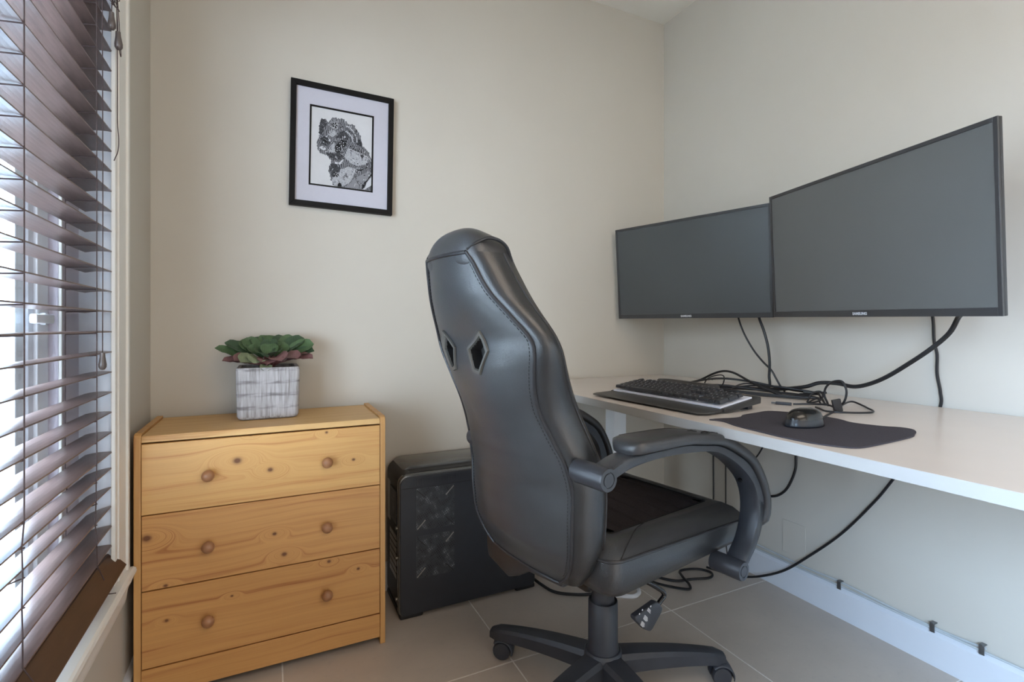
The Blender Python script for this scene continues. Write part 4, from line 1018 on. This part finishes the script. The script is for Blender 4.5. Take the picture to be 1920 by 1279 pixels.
tube('headrest_piping', [(-.474, .086, 1.136), (-.460, .099, 1.149), (-.436, .105, 1.160), (-.410, .106, 1.158), (-.388, .104, 1.145), (-.374, .100, 1.118)], .0036, M['piping'], hr, 8, 4)

# seat
def seat_ring(ins, z, drop=1.0, n=8):
    x0, x1, hwid, r_ = -.232+ins, .345-ins, .247-ins, max(.012, .038-ins*.25)
    out = []
    for x, y in rrect(x0, x1, -hwid, hwid, r_, n):
        fall = -.055*(max(0, x-.20)/.145)**2*drop
        out.append((x, y*(1-.10*max(0, (x-.1))/.25), z+fall))
    out.append(out[0]); return out
rings = [seat_ring(.10, .402, .2), seat_ring(.03, .408, .25), seat_ring(.004, .426, .3), seat_ring(-.002, .446, .5), seat_ring(-.001, .475, .8), seat_ring(.002, .498, 1)]
grid('seat_base', rings, M['leather_side'], oc2, flip=True)
fix_normals(pyd('seat_underside', rings[0][:-1], [list(range(len(rings[0])-1))], M['black_plastic'], oc2))
top = [seat_ring(.002, .498), seat_ring(.012, .509), seat_ring(.030, .518), seat_ring(.055, .521), seat_ring(.080, .516), seat_ring(.095, .508)]
grid('seat_bolster', top, M['leather'], oc2, flip=True)
tube('seat_piping', seat_ring(.000, .499)[:-1], .0036, M['piping'], oc2, 8, 1, closed=True)
tube('seat_piping', [(x, y, z+.001) for x, y, z in seat_ring(.093, .509)[:-1]], .0022, M['stitch'], oc2, 6, 1, closed=True)
V = []
for i in range(121):
    x = -.138+(.251+.138)*i/120; row = []
    g = abs(((x+.138)/.056) % 1-.5)*2; groove = -.0075*max(0, (g-.80)/.20)
    for j in range(17):
        u = 2*j/16-1; wy = (.152-(.03 if x < -.115 or x > .225 else 0))*(1-.10*max(0, x-.1)/.25); y = u*wy
        z = .508+.009*(1-u*u)*(1-((x-.055)/.2)**2)-.055*(max(0, x-.20)/.145)**2+groove
        row.append((x, y, z))
    V.append(row)
grid('seat_fabric', V, M['fabric'], oc2)
for s in (-1, 1):   # seam across the bolster
    tube('seat_seam', [(-.20, s*.243, .500), (-.15, s*.222, .5195), (-.09, s*.19, .5225), (-.02, s*.16, .5145)], .0011, M['stitch'], oc2, 6, 4)
# mechanism
box('tilt_mechanism', (-.13, .10), (-.075, .075), (.334, .4025), M['metal_black'], oc2, .01)
lathe('tension_knob', [(.001, .075), (.020, .078), (.026, .10), (.026, .135), (.020, .142), (.001, .143)], M['black_plastic'], oc2, 20, (.13, 0, .338), 'X')
prism('back_skirt', [(.190, .445), (.190, .402), (.182, .367), (.090, .346), (.050, .364), (.006, .392), (-.12, .405), (-.12, .445)], 'X', -.250, -.150, M['leather_side'], oc2, .006, 3)
# backrest bracket
tube('back_bracket', [(-.10, 0, .380), (-.18, 0, .385), (-.225, 0, .405), (-.240, 0, .45)], .012, M['metal_black'], oc2, 10, 5)
# armrests: flat closed loop of plastic with a leather pad
inner = [(-.296, .681), (-.255, .696), (-.217, .705), (-.16, .710), (-.102, .711), (-.03, .707), (.048, .698), (.108, .676), (.165, .6425), (.218, .597), (.240, .548), (.238, .498), (.218, .454), (.190, .425), (.172, .405)]
outer = [(-.284, .712), (-.245, .724), (-.208, .728), (-.13, .728), (-.046, .726), (.02, .717), (.082, .707), (.151, .677), (.211, .640), (.258, .578), (.274, .5235), (.258, .469), (.232, .433), (.205, .408), (.186, .388)]
inn = [(p.x, p.y) for p in catmull([Vector((a, b, 0)) for a, b in inner], 4)]; out_ = [(p.x, p.y) for p in catmull([Vector((a, b, 0)) for a, b in outer], 4)]
for s in (-1, 1):
    ya, yb = s*.246, s*.295
    sh = (lambda x: 0) if s < 0 else (lambda x: -.20*max(0, .26-x))   # far arm toes in towards the back
    V = []
    for (a, b), (c, d) in zip(inn, out_):
        e = .004; dx_, dz_ = c-a, d-b; L = math.hypot(dx_, dz_); ux, uz = dx_/L*e, dz_/L*e
        k_ = sh(a); V.append([(x_, y_+k_, z_) for x_, y_, z_ in [(a+ux, ya, b+uz), (a, ya+s*e, b), (a, yb-s*e, b), (a+ux, yb, b+uz), (c-ux, yb, d-uz), (c, yb-s*e, d), (c, ya+s*e, d), (c-ux, ya, d-uz), (a+ux, ya, b+uz)]])
    ab = grid('armrest', V, M['arm_plastic'], oc2); fix_normals(ab); auto_smooth(ab, 50)
    for (px, pz), y_in in (((-.292, .6945), .212), ((.172, .393), .218)):
        lathe('arm_pivot', [(.001, s*y_in), (.0235, s*y_in), (.0235, s*.294), (.0215, s*.298), (.015, s*.298), (.0145, s*.2965), (.013, s*.2965), (.0125, s*.2985), (.001, s*.2985)], M['arm_plastic'], ab, 24, (px, sh(px), pz), 'Y')
    lathe('arm_screw', [(.001, 0), (.006, 0), (.0055, -.003), (.001, -.0035)], M['metal_black'], ab, 12, (.207, s*.268+sh(.207), .60), 'X')
    # pad follows the outer curve from just after the rear pivot to the front of the arc
    N0 = 7; seq = out_[N0:44]; M_ = len(seq)
    V = []
    for i, (c, d) in enumerate(seq):
        a0 = seq[max(0, i-1)]; a1 = seq[min(M_-1, i+1)]; tx, tz_ = a1[0]-a0[0], a1[1]-a0[1]; L = math.hypot(tx, tz_); nx, nz = -tz_/L, tx/L
        t_ = i/(M_-1); endf = min(1, min(t_, 1-t_)/.055); endf = math.sqrt(max(0.02, 1-(1-endf)**2))
        th = (.030-.006*t_)*(.62+.38*endf); wc = s*.268+sh(c); hwid = (.043-.009*t_)*(.55+.45*endf)
        ring = []
        for k in range(17):
            b_a = math.pi*2*k/16; f1 = math.copysign(abs(math.cos(b_a))**.45, math.cos(b_a)); f2 = math.copysign(abs(math.sin(b_a))**.5, math.sin(b_a))
            hgt = th/2+th/2*f2*.98; ring.append((c+nx*hgt, wc+hwid*f1, d+nz*hgt))
        V.append(ring)
    pd = grid('armrest_pad', V, M['leather_pad'], oc2)
    bm = bmesh.new(); bm.from_mesh(pd.data); bm.verts.ensure_lookup_table()
    bm.faces.new([bm.verts[k] for k in range(16)]); bm.faces.new([bm.verts[(M_-1)*17+k] for k in range(16)])
    bmesh.ops.remove_doubles(bm, verts=bm.verts, dist=1e-5); bmesh.ops.recalc_face_normals(bm, faces=bm.faces); bm.to_mesh(pd.data); bm.free(); auto_smooth(pd, 60)
    tube('pad_seam', [V[i][2] for i in range(2, M_-2, 2)], .0012, M['stitch'], pd, 6, 2)
    if s < 0:   # cracked leather on the near pad
        rk = random.Random(2); bm = bmesh.new()
        for q in range(9):
            i = int(10+q*1.6); b0 = Vector(V[i][5]); b1 = Vector(V[min(i+2, M_-1)][5]); off = Vector((0, rk.uniform(-.008, .016), .0006))
            mid = (b0+b1)/2+Vector((0, rk.uniform(-.004, .004), .001)); bm_tube(bm, [b0+off, mid+off, b1+off], .0011, 4)
        cr = bm_done(bm, 'cracked_patch', M['vent_mesh'], pd); cr['kind'] = 'stuff'
# gas column
lathe('gas_column', [(.001, .105), (.043, .105), (.0415, .130), (.0395, .14), (.0390, .249), (.0375, .251), (.034, .247), (.001, .247)], M['base_plastic'], oc2, 36)
lathe('column_sleeve', [(.001, .24), (.0300, .24), (.0300, .29), (.026, .292), (.026, .325), (.001, .325)], M['black_plastic'], oc2, 30)
lathe('hub', [(.001, .062), (.046, .062), (.052, .075), (.054, .098), (.050, .116), (.046, .121), (.001, .121)], M['base_plastic'], oc2, 36)
# five-arm base with twin-wheel castors
BASE_A = [54, 126, 198, 270, 342]
for wa in BASE_A:
    a = R(wa)-PHI; d = Vector((math.cos(a), math.sin(a), 0)); sd = Vector((-d.y, d.x, 0)); V = []
    for k in range(15):
        t_ = k/14; r_ = .028+.317*t_; zt = .117-.004*t_-.028*t_**2.2; hgt = .050-.020*t_; wd = .034-.013*t_
        if k == 14: wd *= .72; hgt *= .75; zt -= .005
        zc = zt-hgt; P = d*r_
        prof_ = [(-wd*1.05, zc), (-wd, zc+hgt*.70), (-wd*.72, zt-.003), (0, zt), (wd*.72, zt-.003), (wd, zc+hgt*.70), (wd*1.05, zc), (-wd*1.05, zc)]
        V.append([P+sd*u+Vector((0, 0, z)) for u, z in prof_])
    g = grid('base_arm', V, M['base_plastic'], oc2)
    bm = bmesh.new(); bm.from_mesh(g.data); bmesh.ops.remove_doubles(bm, verts=bm.verts, dist=1e-6); bmesh.ops.holes_fill(bm, edges=bm.edges, sides=0); bmesh.ops.recalc_face_normals(bm, faces=bm.faces); bm.to_mesh(g.data); bm.free(); auto_smooth(g, 35)
    cp = d*.322; tw = R(wa*1.7+20)-PHI; ca = Vector((math.cos(tw), math.sin(tw), 0))
    cst = lathe('caster', [(.001, .048), (.0065, .048), (.0065, .064), (.001, .064)], M['metal_black'], oc2, 12, tuple(cp))
    off = Vector((-math.sin(tw), math.cos(tw), 0))*.012
    mt = Matrix.Translation(cp+off+Vector((0, 0, .0265))) @ Matrix.Rotation(tw, 4, 'Z')
    for s in (-1, 1):
        wprof = [(.001, s*.007), (.0245, s*.007), (.0265, s*.010), (.0265, s*.020), (.0235, s*.0245), (.010, s*.026), (.001, s*.026)]
        o = lathe('wheel', wprof, M['black_plastic'], cst, 24, (0, 0, 0), 'X'); o.data.transform(mt)
    V = []
    for i in range(13):   # hood arching over the wheels
        b = R(-15+150*i/12); V.append([mt @ Vector((x, math.cos(b)*rr_, math.sin(b)*rr_)) for x, rr_ in ((-.026, .029), (-.024, .0335), (0, .0345), (.024, .0335), (.026, .029))])
    grid('hood', V, M['base_plastic'], cst)
# height lever with its moulded paddle
lev = tube('lever', [(-.03, -.06, .372), (-.015, -.125, .366), (.005, -.148, .355), (.040, -.150, .331), (.057, -.150, .318), (.0625, -.150, .306), (.050, -.150, .298), (.030, -.150, .287)], .0062, M['metal_black'], oc2, 10, 5)
PV = [(.0223, .3068), (.0331, .3003), (.0476, .2828), (.0424, .2728), (.0087, .2440), (.0001, .2405), (-.0213, .2532), (-.0549, .2868), (-.0555, .2955)]
pdl = prism('lever_paddle', PV, 'Y', -.159, -.141, M['base_plastic'], oc2, .005, 3)
bm = bmesh.new()
du = Vector((.0158, 0, -.0155)).normalized(); dv = Vector((-.0112, 0, -.0125)).normalized()
for (x, z, n_l, w_) in ((-.0100, .3030, 3, .017), (-.0225, .2900, 4, .020), (-.0330, .2790, 4, .018)):
    for k in range(n_l):
        p = Vector((x, -.1594, z))+dv*(k*.0026); ww_ = w_*(.8+.2*((k*7) % 3)/2)
        q = [p, p+du*ww_, p+du*ww_+dv*.0015, p+dv*.0015]; bm.faces.new([bm.verts.new(a) for a in q])
for x, z in ((-.0005, .3035), (-.031, .3045), (-.0415, .2985)):
    c = Vector((x, -.1594, z)); bm.faces.new([bm.verts.new(c+Vector((.0021*math.cos(k*.785), 0, .0021*math.sin(k*.785)))) for k in range(8)])
bm_done(bm, 'lever_print', M['badge'], pdl)
